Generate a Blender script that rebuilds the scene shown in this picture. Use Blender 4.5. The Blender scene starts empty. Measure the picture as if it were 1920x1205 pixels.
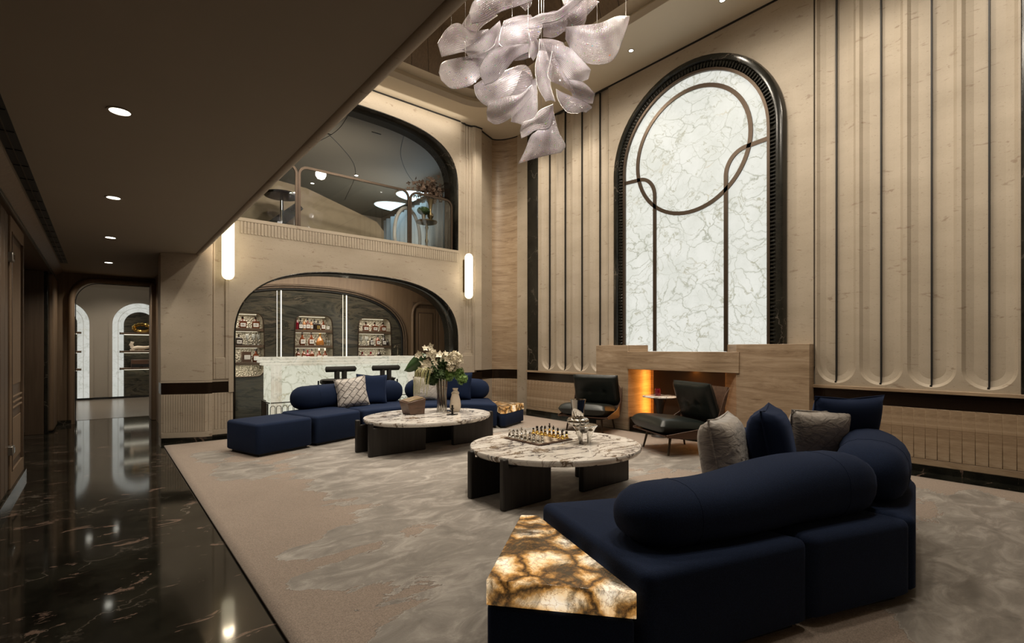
import bpy, bmesh, math, random
from mathutils import Vector, Matrix
random.seed(7)
PI = math.pi
sc = bpy.context.scene
COL = sc.collection

# ------------------------------------------------------------------ camera
cam_d = bpy.data.cameras.new('camera'); cam = bpy.data.objects.new('camera', cam_d); COL.objects.link(cam)
YAW = math.radians(39.825)
cam.location = (0, 0, 1.2)
cam.rotation_euler = (PI/2, 0, -YAW)
cam_d.sensor_width = 36; cam_d.lens = 36*921.6/1920
cam_d.shift_y = (654.2-602.5)/1920
cam_d.clip_start = .02; cam_d.clip_end = 60
sc.camera = cam

# ------------------------------------------------------------------ world, colour, render options
w = bpy.data.worlds.new('world'); sc.world = w; w.use_nodes = True
w.node_tree.nodes['Background'].inputs[0].default_value = (1, .86, .7, 1)
w.node_tree.nodes['Background'].inputs[1].default_value = .05
sc.view_settings.view_transform = 'Standard'; sc.view_settings.look = 'None'
sc.view_settings.gamma = 1; sc.view_settings.use_curve_mapping = False
sc.view_settings.exposure = 0.55
sc.cycles.max_bounces = 7; sc.cycles.diffuse_bounces = 4; sc.cycles.glossy_bounces = 4
sc.cycles.transmission_bounces = 6; sc.cycles.transparent_max_bounces = 16
sc.cycles.sample_clamp_indirect = 4; sc.cycles.sample_clamp_direct = 0
sc.cycles.caustics_reflective = False; sc.cycles.caustics_refractive = False
sc.cycles.use_denoising = True

# ------------------------------------------------------------------ lights
WARM = (1, .80, .56); WARM2 = (1, .885, .73); COOL = (.93, 1, .95)
def spot(loc, aim, power, ang=60, blend=.6, size=.05, col=WARM2):
    d = bpy.data.lights.new('spot_light', 'SPOT'); o = bpy.data.objects.new('spot_light', d); COL.objects.link(o)
    d.energy = power; d.color = col; d.spot_size = math.radians(ang); d.spot_blend = blend; d.shadow_soft_size = size
    o.location = loc
    o.rotation_euler = (Vector(aim)-Vector(loc)).to_track_quat('-Z', 'Y').to_euler()
    return o
def area(loc, aim, power, sx, sy, col=WARM2):
    d = bpy.data.lights.new('area_light', 'AREA'); o = bpy.data.objects.new('area_light', d); COL.objects.link(o)
    d.energy = power; d.color = col; d.shape = 'RECTANGLE'; d.size = sx; d.size_y = sy
    o.location = loc
    o.rotation_euler = (Vector(aim)-Vector(loc)).to_track_quat('-Z', 'Y').to_euler()
    return o
def point(loc, power, size=.05, col=WARM2):
    d = bpy.data.lights.new('point_light', 'POINT'); o = bpy.data.objects.new('point_light', d); COL.objects.link(o)
    d.energy = power; d.color = col; d.shadow_soft_size = size; o.location = loc
    return o
# downlights of the high ceiling over the seating
for (x, y, p, a) in ((3.0, 5.3, 260, 44), (2.9, 3.3, 230, 40), (3.9, 4.4, 220, 50), (5.0, 4.4, 170, 46), (2.2, 6.3, 150, 50), (4.3, 6.4, 150, 46), (2.0, 4.6, 120, 50), (4.4, 2.4, 120, 46), (2.6, 1.4, 50, 50)):
    spot((x, y, 5.33), (x, y, 0), p, a, .8, .06)
# wall grazers in the ceiling margin along the right-hand wall
for (y, p) in ((6.5, 85), (5.5, 80), (4.22, 60), (2.91, 55), (1.5, 38), (.4, 28), (-.8, 20)):
    spot((5.69, y, 5.33), (6.1, y, 1.6), p, 75, 1, .06)
for (x, p) in ((2.2, 55), (3.2, 55), (4.3, 55), (5.3, 60)):
    spot((x, 7.08, 5.33), (x, 7.5, 2.2), p, 80, 1, .06)
area((3.3, 7.25, 5.30), (3.3, 7.60, 5.0), 8, 3.4, .04)
for (y, p) in ((6.0, 30), (5.0, 30), (1.5, 70), (.4, 80)): spot((4.7, y, 5.33), (6.19, y, 1.5), p, 52, 1, .06)  # spots added to brighten the lower right-hand wall
for x in (2.4, 4.1):
    for y in (.8, 3.0, 5.2): spot((x, y, 5.46), (x, y, 0), 88, 168, .35, .12)  # wide spots added inside the tray as general fill
# corridor
for y in (3.24, 5.12, 6.97, 9.0, 10.2):
    spot((.07, y, 2.41), (.07, y, 0), 30, 135, .9, .02)
for p_ in ((-.22, 14.0), (.25, 14.4), (.1, 12.6), (1.2, 13.4), (-1.2, 13.2)): spot((*p_, 2.88), (p_[0], p_[1]+.3, 0), 38, 120, 1, .04)
area((.2, 12.2, 2.86), (.2, 15.2, 1.6), 16, 2.6, .4)
# bar room and upper lounge
area((3.2, 8.9, 2.72), (3.2, 9.6, 0), 34, 3.0, .5)
for p_ in ((2.2, 8.6, 3.2), (3.6, 9.0, 3.2), (5.2, 10.6, 3.2)): spot(p_, (p_[0]+.1, p_[1]+1.6, 5.2), 75, 140, 1, .04)  # uplights added to brighten the upper lounge ceiling
area((6.05, 10.6, 4.3), (4, 10.6, 4.0), 11, 2.5, 1.2, (.62, .83, 1))
# fireplace glow
area((6.475, 4.33, .5), (6.15, 4.46, .5), 3.2, .035, .75, (1, .36, .05))
area((6.47, 3.19, .5), (6.2, 3.05, .5), 3, .05, .75, (1, .36, .05))
area((6.22, 3.66, .895), (6.26, 3.66, .2), .8, .04, .8, (1, .42, .08))

# ------------------------------------------------------------------ node helper
class N:
    def __init__(s, name):
        s.m = bpy.data.materials.new(name); s.m.use_nodes = True
        s.t = s.m.node_tree; s.b = s.t.nodes['Principled BSDF']; s.out = s.t.nodes['Material Output']
        s.co = s.t.nodes.new('ShaderNodeTexCoord').outputs['Object']
    def node(s, typ, **kw):
        n = s.t.nodes.new(typ)
        for k, v in kw.items(): setattr(n, k, v)
        return n
    def set(s, sock, v):
        if isinstance(v, bpy.types.NodeSocket): s.t.links.new(v, sock)
        elif isinstance(v, (tuple, list)) and len(v) == 3 and sock.type == 'RGBA': sock.default_value = (*v, 1)
        else: sock.default_value = v
    def mapping(s, scale=(1, 1, 1), rot=(0, 0, 0), loc=(0, 0, 0), src=None):
        n = s.node('ShaderNodeMapping'); s.set(n.inputs[0], src or s.co)
        n.inputs['Scale'].default_value = scale; n.inputs['Rotation'].default_value = rot; n.inputs['Location'].default_value = loc
        return n.outputs[0]
    def noise(s, vec, scale=5, detail=6, rough=.55, dist=0, col=False):
        n = s.node('ShaderNodeTexNoise'); s.set(n.inputs['Vector'], vec)
        n.inputs['Scale'].default_value = scale; n.inputs['Detail'].default_value = detail
        n.inputs['Roughness'].default_value = rough; n.inputs['Distortion'].default_value = dist
        return n.outputs['Color' if col else 'Fac']
    def voro(s, vec, scale=5, feature='F1', rnd=1, out='Distance'):
        n = s.node('ShaderNodeTexVoronoi', feature=feature); s.set(n.inputs['Vector'], vec)
        n.inputs['Scale'].default_value = scale; n.inputs['Randomness'].default_value = rnd
        return n.outputs[out]
    def ramp(s, fac, stops, interp='LINEAR'):
        n = s.node('ShaderNodeValToRGB'); s.set(n.inputs[0], fac); r = n.color_ramp; r.interpolation = interp
        while len(r.elements) < len(stops): r.elements.new(.5)
        for e, (p, c) in zip(r.elements, stops):
            e.position = p; e.color = (*c, 1) if isinstance(c, tuple) else (c, c, c, 1)
        return n.outputs[0]
    def mix(s, fac, a, b, mode='MIX'):
        n = s.node('ShaderNodeMix', data_type='RGBA', blend_type=mode)
        s.set(n.inputs[0], fac); s.set(n.inputs[6], a); s.set(n.inputs[7], b)
        return n.outputs[2]
    def math(s, op, a, b=0):
        n = s.node('ShaderNodeMath', operation=op); s.set(n.inputs[0], a); s.set(n.inputs[1], b)
        return n.outputs[0]
    def bump(s, h, strength=.3, dist=.01):
        n = s.node('ShaderNodeBump'); s.set(n.inputs['Height'], h); n.inputs['Strength'].default_value = strength
        n.inputs['Distance'].default_value = dist; s.t.links.new(n.outputs[0], s.b.inputs['Normal'])
    def P(s, color=None, rough=None, metal=None, emit=None, estr=None, **kw):
        if color is not None: s.set(s.b.inputs['Base Color'], color)
        if rough is not None: s.set(s.b.inputs['Roughness'], rough)
        if metal is not None: s.set(s.b.inputs['Metallic'], metal)
        if emit is not None: s.set(s.b.inputs['Emission Color'], emit)
        if estr is not None: s.set(s.b.inputs['Emission Strength'], estr)
        for k, v in kw.items(): s.set(s.b.inputs[k.replace('_', ' ')], v)
        return s.m

def plain(name, c, rough=.5, metal=0, var=.12, scale=20, bump=0, **kw):
    n = N(name); f = n.noise(n.co, scale, 4)
    n.P(n.mix(f, tuple(x*(1-var) for x in c), tuple(min(1, x*(1+var)) for x in c)), rough, metal, **kw)
    if bump: n.bump(n.noise(n.co, scale*4, 3), bump, .004)
    return n.m

def m_limestone():
    n = N('cream_limestone')
    v = n.mapping((1, 1, 3.2), (math.radians(6), math.radians(6), 0))
    a = n.noise(v, 1.2, 5); base = n.ramp(a, [(.3, (.375, .315, .238)), (.7, (.46, .395, .31))])
    b = n.noise(v, 5.5, 9, .66, .5); pit = n.ramp(b, [(.61, 0.0), (.66, 1.0)])
    sp = n.ramp(n.noise(v, 26, 4, .7), [(.62, 0.0), (.69, .8)])
    c = n.mix(n.math('MULTIPLY', pit, .8), base, (.24, .175, .12)); c = n.mix(sp, c, (.22, .16, .11))
    fine = n.noise(n.co, 60, 3); c = n.mix(n.math('MULTIPLY', fine, .25), c, (.60, .51, .41))
    n.P(c, .55); n.bump(n.math('SUBTRACT', fine, pit), .12, .004); return n.m
def m_travertine():
    n = N('banded_travertine')
    v = n.mapping((.8, .8, 7.5), (0.03, .02, 0))
    a = n.noise(v, 1.9, 12, .74, .7)
    c = n.ramp(a, [(.30, (.20, .135, .08)), (.43, (.31, .22, .14)), (.54, (.40, .295, .195)), (.68, (.48, .375, .27))])
    b = n.ramp(n.noise(n.mapping((1.2, 1.2, 20)), 3, 8, .72), [(.58, 0.0), (.66, .7)])
    c = n.mix(b, c, (.16, .10, .06)); n.P(c, .38); n.bump(a, .08, .004); return n.m
def m_blackmarble(name='black_marble', rough=.07, patches=True):
    n = N(name)
    d = n.noise(n.co, 2.2, 6, .6, col=True)
    vec = n.node('ShaderNodeVectorMath', operation='ADD'); n.set(vec.inputs[0], n.co)
    sub = n.node('ShaderNodeVectorMath', operation='SCALE'); n.set(sub.inputs[0], d); sub.inputs['Scale'].default_value = .9
    n.set(vec.inputs[1], sub.outputs[0])
    a = n.voro(vec.outputs[0], 1.7, 'DISTANCE_TO_EDGE')
    vein = n.ramp(a, [(0.0, .45), (.008, .2), (.02, 0.0)])
    vm = n.ramp(n.noise(n.co, 1.3, 3), [(.5, 0.0), (.65, 1.0)])
    cl = n.ramp(n.noise(n.co, 2.6, 7, .7), [(.35, (.005, .005, .004)), (.7, (.024, .023, .017))])
    c = n.mix(n.math('MULTIPLY', vein, vm), cl, (.35, .29, .24))
    if patches:
        p = n.noise(n.mapping((1, 2.2, 1), (0, 0, .35)), 3.6, 9, .68, .9)
        c = n.mix(n.ramp(p, [(.60, 0.0), (.63, .6)]), c, (.24, .16, .125))
    n.P(c, rough, Specular_IOR_Level=.38); return n.m
def m_brownstone():
    n = N('dark_banded_quartzite')
    v = n.mapping((.55, .55, 2.6), (.0, .12, 0))
    a = n.noise(v, 1.7, 9, .68, 1.6)
    c = n.ramp(a, [(.28, (.012, .013, .012)), (.42, (.05, .05, .042)), (.5, (.085, .075, .055)), (.56, (.022, .024, .022)), (.66, (.12, .10, .075)), (.72, (.05, .05, .045))])
    n.P(c, .12); return n.m
def m_viola():
    n = N('white_violet_veined_marble')
    d = n.noise(n.co, 2.4, 5, .55, col=True)
    sc_ = n.node('ShaderNodeVectorMath', operation='SCALE'); n.set(sc_.inputs[0], d); sc_.inputs['Scale'].default_value = .55
    ad = n.node('ShaderNodeVectorMath', operation='ADD'); n.set(ad.inputs[0], n.mapping((1.0, 2.6, 1.2), (0, 0, .55))); n.set(ad.inputs[1], sc_.outputs[0])
    a = n.noise(ad.outputs[0], 2.2, 5, .6, .8); e = n.math('ABSOLUTE', n.math('SUBTRACT', a, .5))
    vein = n.ramp(e, [(0.0, .97), (.014, .85), (.035, 0.0)])
    a2 = n.noise(ad.outputs[0], 5.5, 4, .6, .8); e2 = n.math('ABSOLUTE', n.math('SUBTRACT', a2, .52))
    vein2 = n.ramp(e2, [(0.0, .6), (.02, 0.0)])
    msk = n.ramp(n.noise(n.co, 2.5, 3), [(.42, 0.0), (.56, 1.0)])
    base = n.ramp(n.noise(n.co, 3, 4), [(.35, (.62, .58, .53)), (.65, (.84, .81, .77))])
    vc = n.ramp(n.noise(n.co, 3.1, 2), [(.45, (.05, .045, .055)), (.62, (.17, .11, .055))])
    c = n.mix(vein, base, vc); c = n.mix(n.math('MULTIPLY', vein2, msk), c, (.11, .09, .09))
    n.P(c, .10); return n.m
def m_onyx(name, s, warm=False, vein=1.0, tint=(1, 1, 1)):
    n = N(name)
    d = n.noise(n.co, 1.4, 5, .55, col=True)
    sc_ = n.node('ShaderNodeVectorMath', operation='SCALE'); n.set(sc_.inputs[0], d); sc_.inputs['Scale'].default_value = .75
    ad = n.node('ShaderNodeVectorMath', operation='ADD'); n.set(ad.inputs[0], n.mapping((1, 1, 1.25), (.3, .2, 0))); n.set(ad.inputs[1], sc_.outputs[0])
    msk = n.ramp(n.noise(n.co, 1.9, 4, .6), [(.38, .25), (.62, 1.0)])
    v1 = n.math('MULTIPLY', n.ramp(n.voro(ad.outputs[0], 3.4, 'DISTANCE_TO_EDGE'), [(0.0, min(1, .6*vein)), (.012, .30*vein), (.04, 0.0)]), msk)
    v3 = n.math('MULTIPLY', n.ramp(n.voro(ad.outputs[0], 8.5, 'DISTANCE_TO_EDGE'), [(0.0, .30*vein), (.03, 0.0)]), n.ramp(n.noise(n.co, 3.1, 3), [(.45, 0.0), (.6, 1.0)]))
    e = n.math('ABSOLUTE', n.math('SUBTRACT', n.noise(ad.outputs[0], 2.4, 4, .55, .6), .5)); v2 = n.ramp(e, [(0.0, min(1, .5*vein)), (.005, .22*vein), (.014, 0.0)])
    base = n.ramp(n.noise(n.co, 2.2, 6, .65), [(.3, (.74, .76, .69)), (.6, (.89, .90, .84))])
    if warm: base = n.ramp(n.noise(n.co, 2.6, 6, .65), [(.3, (.62, .53, .38)), (.6, (.86, .80, .64))])
    vcol = n.ramp(n.noise(n.co, 1.5, 3), [(.5, (.33, .35, .27)), (.60, (.36, .37, .28)), (.68, (.60, .42, .14))])
    c = n.mix(v1, base, vcol); c = n.mix(v2, c, (.40, .39, .28)); c = n.mix(v3, c, (.46, .47, .38))
    c = n.mix(1.0, c, tint, 'MULTIPLY'); n.P((.10, .10, .09), .42, 0, c, s, Specular_IOR_Level=.12); return n.m
def m_amber():
    n = N('backlit_amber_onyx')
    d = n.noise(n.co, 7, 6, .65, col=True)
    sc_ = n.node('ShaderNodeVectorMath', operation='SCALE'); n.set(sc_.inputs[0], d); sc_.inputs['Scale'].default_value = .16
    ad = n.node('ShaderNodeVectorMath', operation='ADD'); n.set(ad.inputs[0], n.co); n.set(ad.inputs[1], sc_.outputs[0])
    e = n.voro(ad.outputs[0], 5.0, 'DISTANCE_TO_EDGE')
    body = n.ramp(e, [(0.0, (.02, .010, .003)), (.04, (.16, .07, .015)), (.10, (.55, .27, .07)), (.19, (.90, .62, .33)), (.34, (1.0, .85, .64))])
    fog = n.noise(n.co, 3.4, 7, .72, 1.4)
    c = n.mix(n.ramp(fog, [(.41, .98), (.48, .6), (.57, 0.0)]), body, (.03, .022, .012))
    crk = n.voro(ad.outputs[0], 26, 'DISTANCE_TO_EDGE'); c = n.mix(n.ramp(crk, [(0.0, .6), (.06, 0.0)]), c, (.16, .07, .02))
    n.P(n.mix(.3, c, (.1, .08, .06)), .16, 0, c, .62); return n.m
def m_wood(name, c1, c2, rough=.45, axis=2, scale=1.0):
    n = N(name); s = [14*scale]*3; s[axis] = .6*scale
    a = n.noise(n.mapping(tuple(s)), 2.4, 6, .6, .6)
    c = n.ramp(a, [(.3, c1), (.7, c2)]); n.P(c, rough); n.bump(a, .06, .003); return n.m
def m_fabric(name, c1, c2, sheen=.25, sc=260):
    n = N(name); a = n.voro(n.co, sc); f = n.noise(n.co, 3, 3)
    c = n.mix(n.math('MULTIPLY', a, 1.3), c1, c2); c = n.mix(n.math('MULTIPLY', f, .35), c, tuple(x*.6 for x in c1))
    n.P(c, .9, Specular_IOR_Level=.22, Sheen_Weight=sheen, Sheen_Roughness=.35, Sheen_Tint=(.35, .5, 1)); n.bump(a, .25, .002); return n.m
def m_pillow_pattern(name, line):
    n = N(name)
    br = n.node('ShaderNodeTexBrick'); n.set(br.inputs['Vector'], n.mapping((1, 1, 1), (PI/2, 0, PI/4)))
    br.inputs['Scale'].default_value = 6.5; br.inputs['Mortar Size'].default_value = .035; br.inputs['Brick Width'].default_value = .9; br.inputs['Row Height'].default_value = .45
    br.inputs['Color1'].default_value = (1, 1, 1, 1); br.inputs['Color2'].default_value = (1, 1, 1, 1); br.inputs['Mortar'].default_value = (0, 0, 0, 1)
    f = n.noise(n.co, 6, 4)
    c = n.mix(f, (.40, .365, .335), (.58, .54, .50)); c = n.mix(n.math('SUBTRACT', 1.0, br.outputs['Fac']), line, c)
    n.P(c, .38, 0, Sheen_Weight=.3); n.bump(n.noise(n.mapping((1, 1, 2.2)), 9, 4, .5, 1.2), .6, .02); return n.m
def m_rug():
    n = N('taupe_rug_with_silk_relief')
    at = n.node('ShaderNodeAttribute'); at.attribute_name = 'silk'
    d = n.noise(n.mapping((.75, 1.7, 1), (0, 0, -.12)), 2.6, 10, .66, .35)
    f = n.math('ADD', at.outputs['Fac'], n.math('MULTIPLY', n.math('SUBTRACT', d, .5), 2.1))
    mask = n.ramp(f, [(.5, 0.0), (.512, 1.0)])
    edge = n.ramp(n.math('ABSOLUTE', n.math('SUBTRACT', f, .525)), [(0.0, 1.0), (.03, 0.0)])  # thin pale outline paints a highlight along the relief edges
    st = n.noise(n.mapping((1, 1.9, 1), (0, 0, -.15)), 3.4, 8, .66, .8)
    silk = n.ramp(st, [(.3, (.15, .135, .118)), (.5, (.245, .222, .197)), (.68, (.42, .39, .355))])
    g = n.noise(n.co, 3, 4); pile = n.ramp(n.noise(n.co, 190, 2), [(.3, .55), (.7, 1.0)])
    taupe = n.mix(g, (.34, .272, .222), (.41, .33, .272))
    taupe = n.mix(1.0, taupe, pile, 'MULTIPLY')
    c = n.mix(mask, taupe, silk); c = n.mix(n.math('MULTIPLY', edge, .6), c, (.50, .46, .42))
    n.P(c, n.mix(mask, (.95, .95, .95), (.55, .55, .55)), Sheen_Weight=.15)
    n.bump(n.math('ADD', n.math('MULTIPLY', mask, .9), n.math('MULTIPLY', pile, .12)), .8, .012); return n.m
def m_crystal(name='crystal_bead_mesh', c1=(.36, .30, .31), c2=(.78, .73, .75), a0=.42, a1=.95):
    n = N(name)
    uv = n.t.nodes['Texture Coordinate'].outputs['UV']
    rows = n.node('ShaderNodeTexWave', wave_type='BANDS', bands_direction='Y'); n.set(rows.inputs['Vector'], uv); rows.inputs['Scale'].default_value = 26
    cols = n.node('ShaderNodeTexWave', wave_type='BANDS', bands_direction='X'); n.set(cols.inputs['Vector'], uv); cols.inputs['Scale'].default_value = 26
    g = n.math('MULTIPLY', rows.outputs['Fac'], cols.outputs['Fac'])
    v = n.voro(uv, 95, out='Color'); spark = n.noise(uv, 45, 2, .7)
    tint = n.ramp(n.noise(n.co, 3.2, 2), [(.35, c1), (.62, c2)])
    hot = n.ramp(spark, [(.60, 0.0), (.68, .9)])  # bright specks paint sparkle into the bead colour
    c = n.mix(hot, tint, v)
    al = n.ramp(g, [(.02, a0), (.3, a1)])
    n.P(c, .26, .3, Specular_IOR_Level=.8, Coat_Weight=.3)
    n.set(n.b.inputs['Alpha'], al)
    tr = n.node('ShaderNodeBsdfTranslucent'); n.set(tr.inputs[0], c)
    tp = n.node('ShaderNodeBsdfTransparent')
    m1 = n.node('ShaderNodeMixShader'); n.set(m1.inputs[0], al); n.set(m1.inputs[1], tp.outputs[0]); n.set(m1.inputs[2], tr.outputs[0])
    mx = n.node('ShaderNodeMixShader'); mx.inputs[0].default_value = .42
    n.set(mx.inputs[1], n.b.outputs[0]); n.set(mx.inputs[2], m1.outputs[0]); n.t.links.new(mx.outputs[0], n.out.inputs[0])
    n.bump(g, .8, .01); return n.m
def m_glass(name='clear_glass', tint=(1, 1, 1), refl=1.0):
    n = N(name)
    gl = n.node('ShaderNodeBsdfGlossy'); gl.inputs['Roughness'].default_value = .01
    tp = n.node('ShaderNodeBsdfTransparent'); n.set(tp.inputs[0], tint)
    fr = n.node('ShaderNodeFresnel'); fr.inputs[0].default_value = 1.5
    mx = n.node('ShaderNodeMixShader'); n.set(mx.inputs[0], n.math('MULTIPLY', fr.outputs[0], refl)); n.set(mx.inputs[1], tp.outputs[0]); n.set(mx.inputs[2], gl.outputs[0])
    n.t.links.new(mx.outputs[0], n.out.inputs[0]); return n.m
def m_hammered():
    n = N('hammered_metal_leaf'); a = n.voro(n.co, 38)
    n.P(n.mix(n.noise(n.co, 9, 4), (.42, .39, .31), (.62, .58, .47)), .32, .55); n.bump(a, .9, .02); return n.m
def emis(name, c, s):
    n = N(name); n.P((.6, .6, .55), .4, 0, n.mix(n.noise(n.co, 6, 4), tuple(x*.92 for x in c), c), s); return n.m

M = dict(
 lime=m_limestone(), trav=m_travertine(), bmarb=m_blackmarble(), bframe=m_blackmarble('black_marble_frame', .22, False),
 quartz=m_brownstone(), viola=m_viola(), onyx=m_onyx('backlit_white_onyx', .57, False, 1.7), baronyx=m_onyx('backlit_bar_onyx', .50, False, 1.9, (1, .97, .84)),
 bartop=m_onyx('bar_moulding_onyx', .50, True, 1.6), niche=m_onyx('backlit_niche_marble', .42), amber=m_amber(),
 navy=m_fabric('navy_boucle_fabric', (.0052, .0108, .031), (.0125, .0255, .068), .06),
 navysat=m_fabric('navy_satin', (.006, .014, .042), (.009, .02, .06), .15, 500),
 pat=m_pillow_pattern('silver_lattice_pattern_cloth', (.09, .075, .065)), silver=m_pillow_pattern('silver_quilted_satin', (.40, .365, .335)),
 ceil=plain('warm_taupe_ceiling_paint', (.30, .255, .20), .8, 0, .04, 2), hiceil=plain('cream_ceiling_paint', (.72, .64, .51), .7, 0, .04, 2),
 plaster=plain('beige_plaster', (.30, .265, .22), .75, 0, .05, 4),
 band=plain('dark_bronze_band', (.03, .018, .011), .22, .6, .1, 3), firebox=plain('brown_metal_firebox', (.075, .045, .025), .45, .3, .1, 3), black=plain('matt_black', (.008, .008, .008), .5),
 bronze=plain('dark_bronze', (.085, .062, .045), .38, .75, .15, 12), darkmetal=plain('blackened_metal', (.02, .019, .018), .35, .8),
 oak=m_wood('black_stained_oak', (.012, .010, .009), (.028, .024, .021), .5),
 walnut=m_wood('walnut_veneer', (.055, .028, .017), (.12, .065, .04), .38, 0),
 panel=m_wood('brown_wood_panel', (.15, .10, .062), (.21, .145, .09), .5), dpanel=m_wood('dark_brown_wood_panel', (.075, .05, .032), (.12, .082, .055), .4),
 tray=m_wood('ceiling_wood_veneer', (.16, .11, .065), (.235, .165, .10), .5),
 leather=plain('black_green_leather', (.006, .009, .0075), .36, 0, .2, 30, .2, Specular_IOR_Level=.4),
 chrome=plain('polished_chrome', (.72, .70, .66), .06, 1, .03), gold=plain('polished_gold', (.83, .55, .16), .16, 1, .05),
 brass=plain('aged_brass', (.30, .22, .11), .35, .9), rug=m_rug(), crystal=m_crystal(), glass=m_glass(), gglass=m_glass('grey_glass_pane', (.93, .95, .94), 1.0),
 hammered=m_hammered(), crystal_shaded=m_crystal('shaded_crystal_mesh', (.20, .155, .155), (.42, .36, .37), .22, .72), led=emis('warm_white_led', (1, .93, .74), 1.1), ledsoft=emis('soft_warm_led', (1, .90, .66), .8), lamp=emis('alabaster_lamp', (1, .86, .58), 1.5), spotface=emis('downlight_face', (1, .97, .92), 3),
 grey=plain('charcoal_upholstery', (.035, .033, .03), .75, 0, .2, 60, .3), whitep=plain('white_paper_label', (.72, .70, .66), .6), ink=plain('black_ink', (.02, .02, .02), .6),
 amberglass=plain('whisky_amber_glass', (.12, .028, .008), .08, 0, .1, 20, Coat_Weight=.6), darkglass=plain('dark_bottle_glass', (.018, .012, .009), .08, 0, .1, 20, Coat_Weight=.6),
 honey=plain('honey_cognac_glass', (.36, .14, .03), .08, 0, .1, 20, Coat_Weight=.6), red=plain('deep_red_glass', (.16, .004, .012), .08, 0, .1, 20, Coat_Weight=.8),
 cream=plain('cream_ceramic', (.62, .53, .42), .35), tile=m_wood('grey_brown_stone_floor', (.12, .10, .08), (.24, .205, .17), .22, 0, .5),
 leaf=plain('deep_green_leaf', (.02, .05, .012), .35, 0, .3, 30), green=plain('hydrangea_green', (.11, .20, .035), .6, 0, .35, 60), mossg=plain('dark_moss_green', (.035, .07, .015), .7, 0, .4, 60),
 petal=plain('ivory_petal', (.66, .60, .46), .5, 0, .12, 40), greenp=plain('pale_green_petal', (.42, .40, .19), .6, 0, .2, 40), dried=plain('dried_brown_flower', (.17, .11, .075), .8, 0, .5, 40),
 curtain=plain('pale_grey_blue_curtain', (.42, .47, .50), .8, 0, .1, 5), sky=emis('daylight_blue_glass', (.62, .86, 1), 1.6), upceil=plain('upper_lounge_ceiling', (.17, .155, .125), .7, 0, .05, 2),
 tan=plain('tan_wall_covering', (.34, .27, .19), .8, 0, .2, 9, .3), hammer2=plain('brushed_steel', (.35, .34, .32), .35, 1),
)

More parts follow.
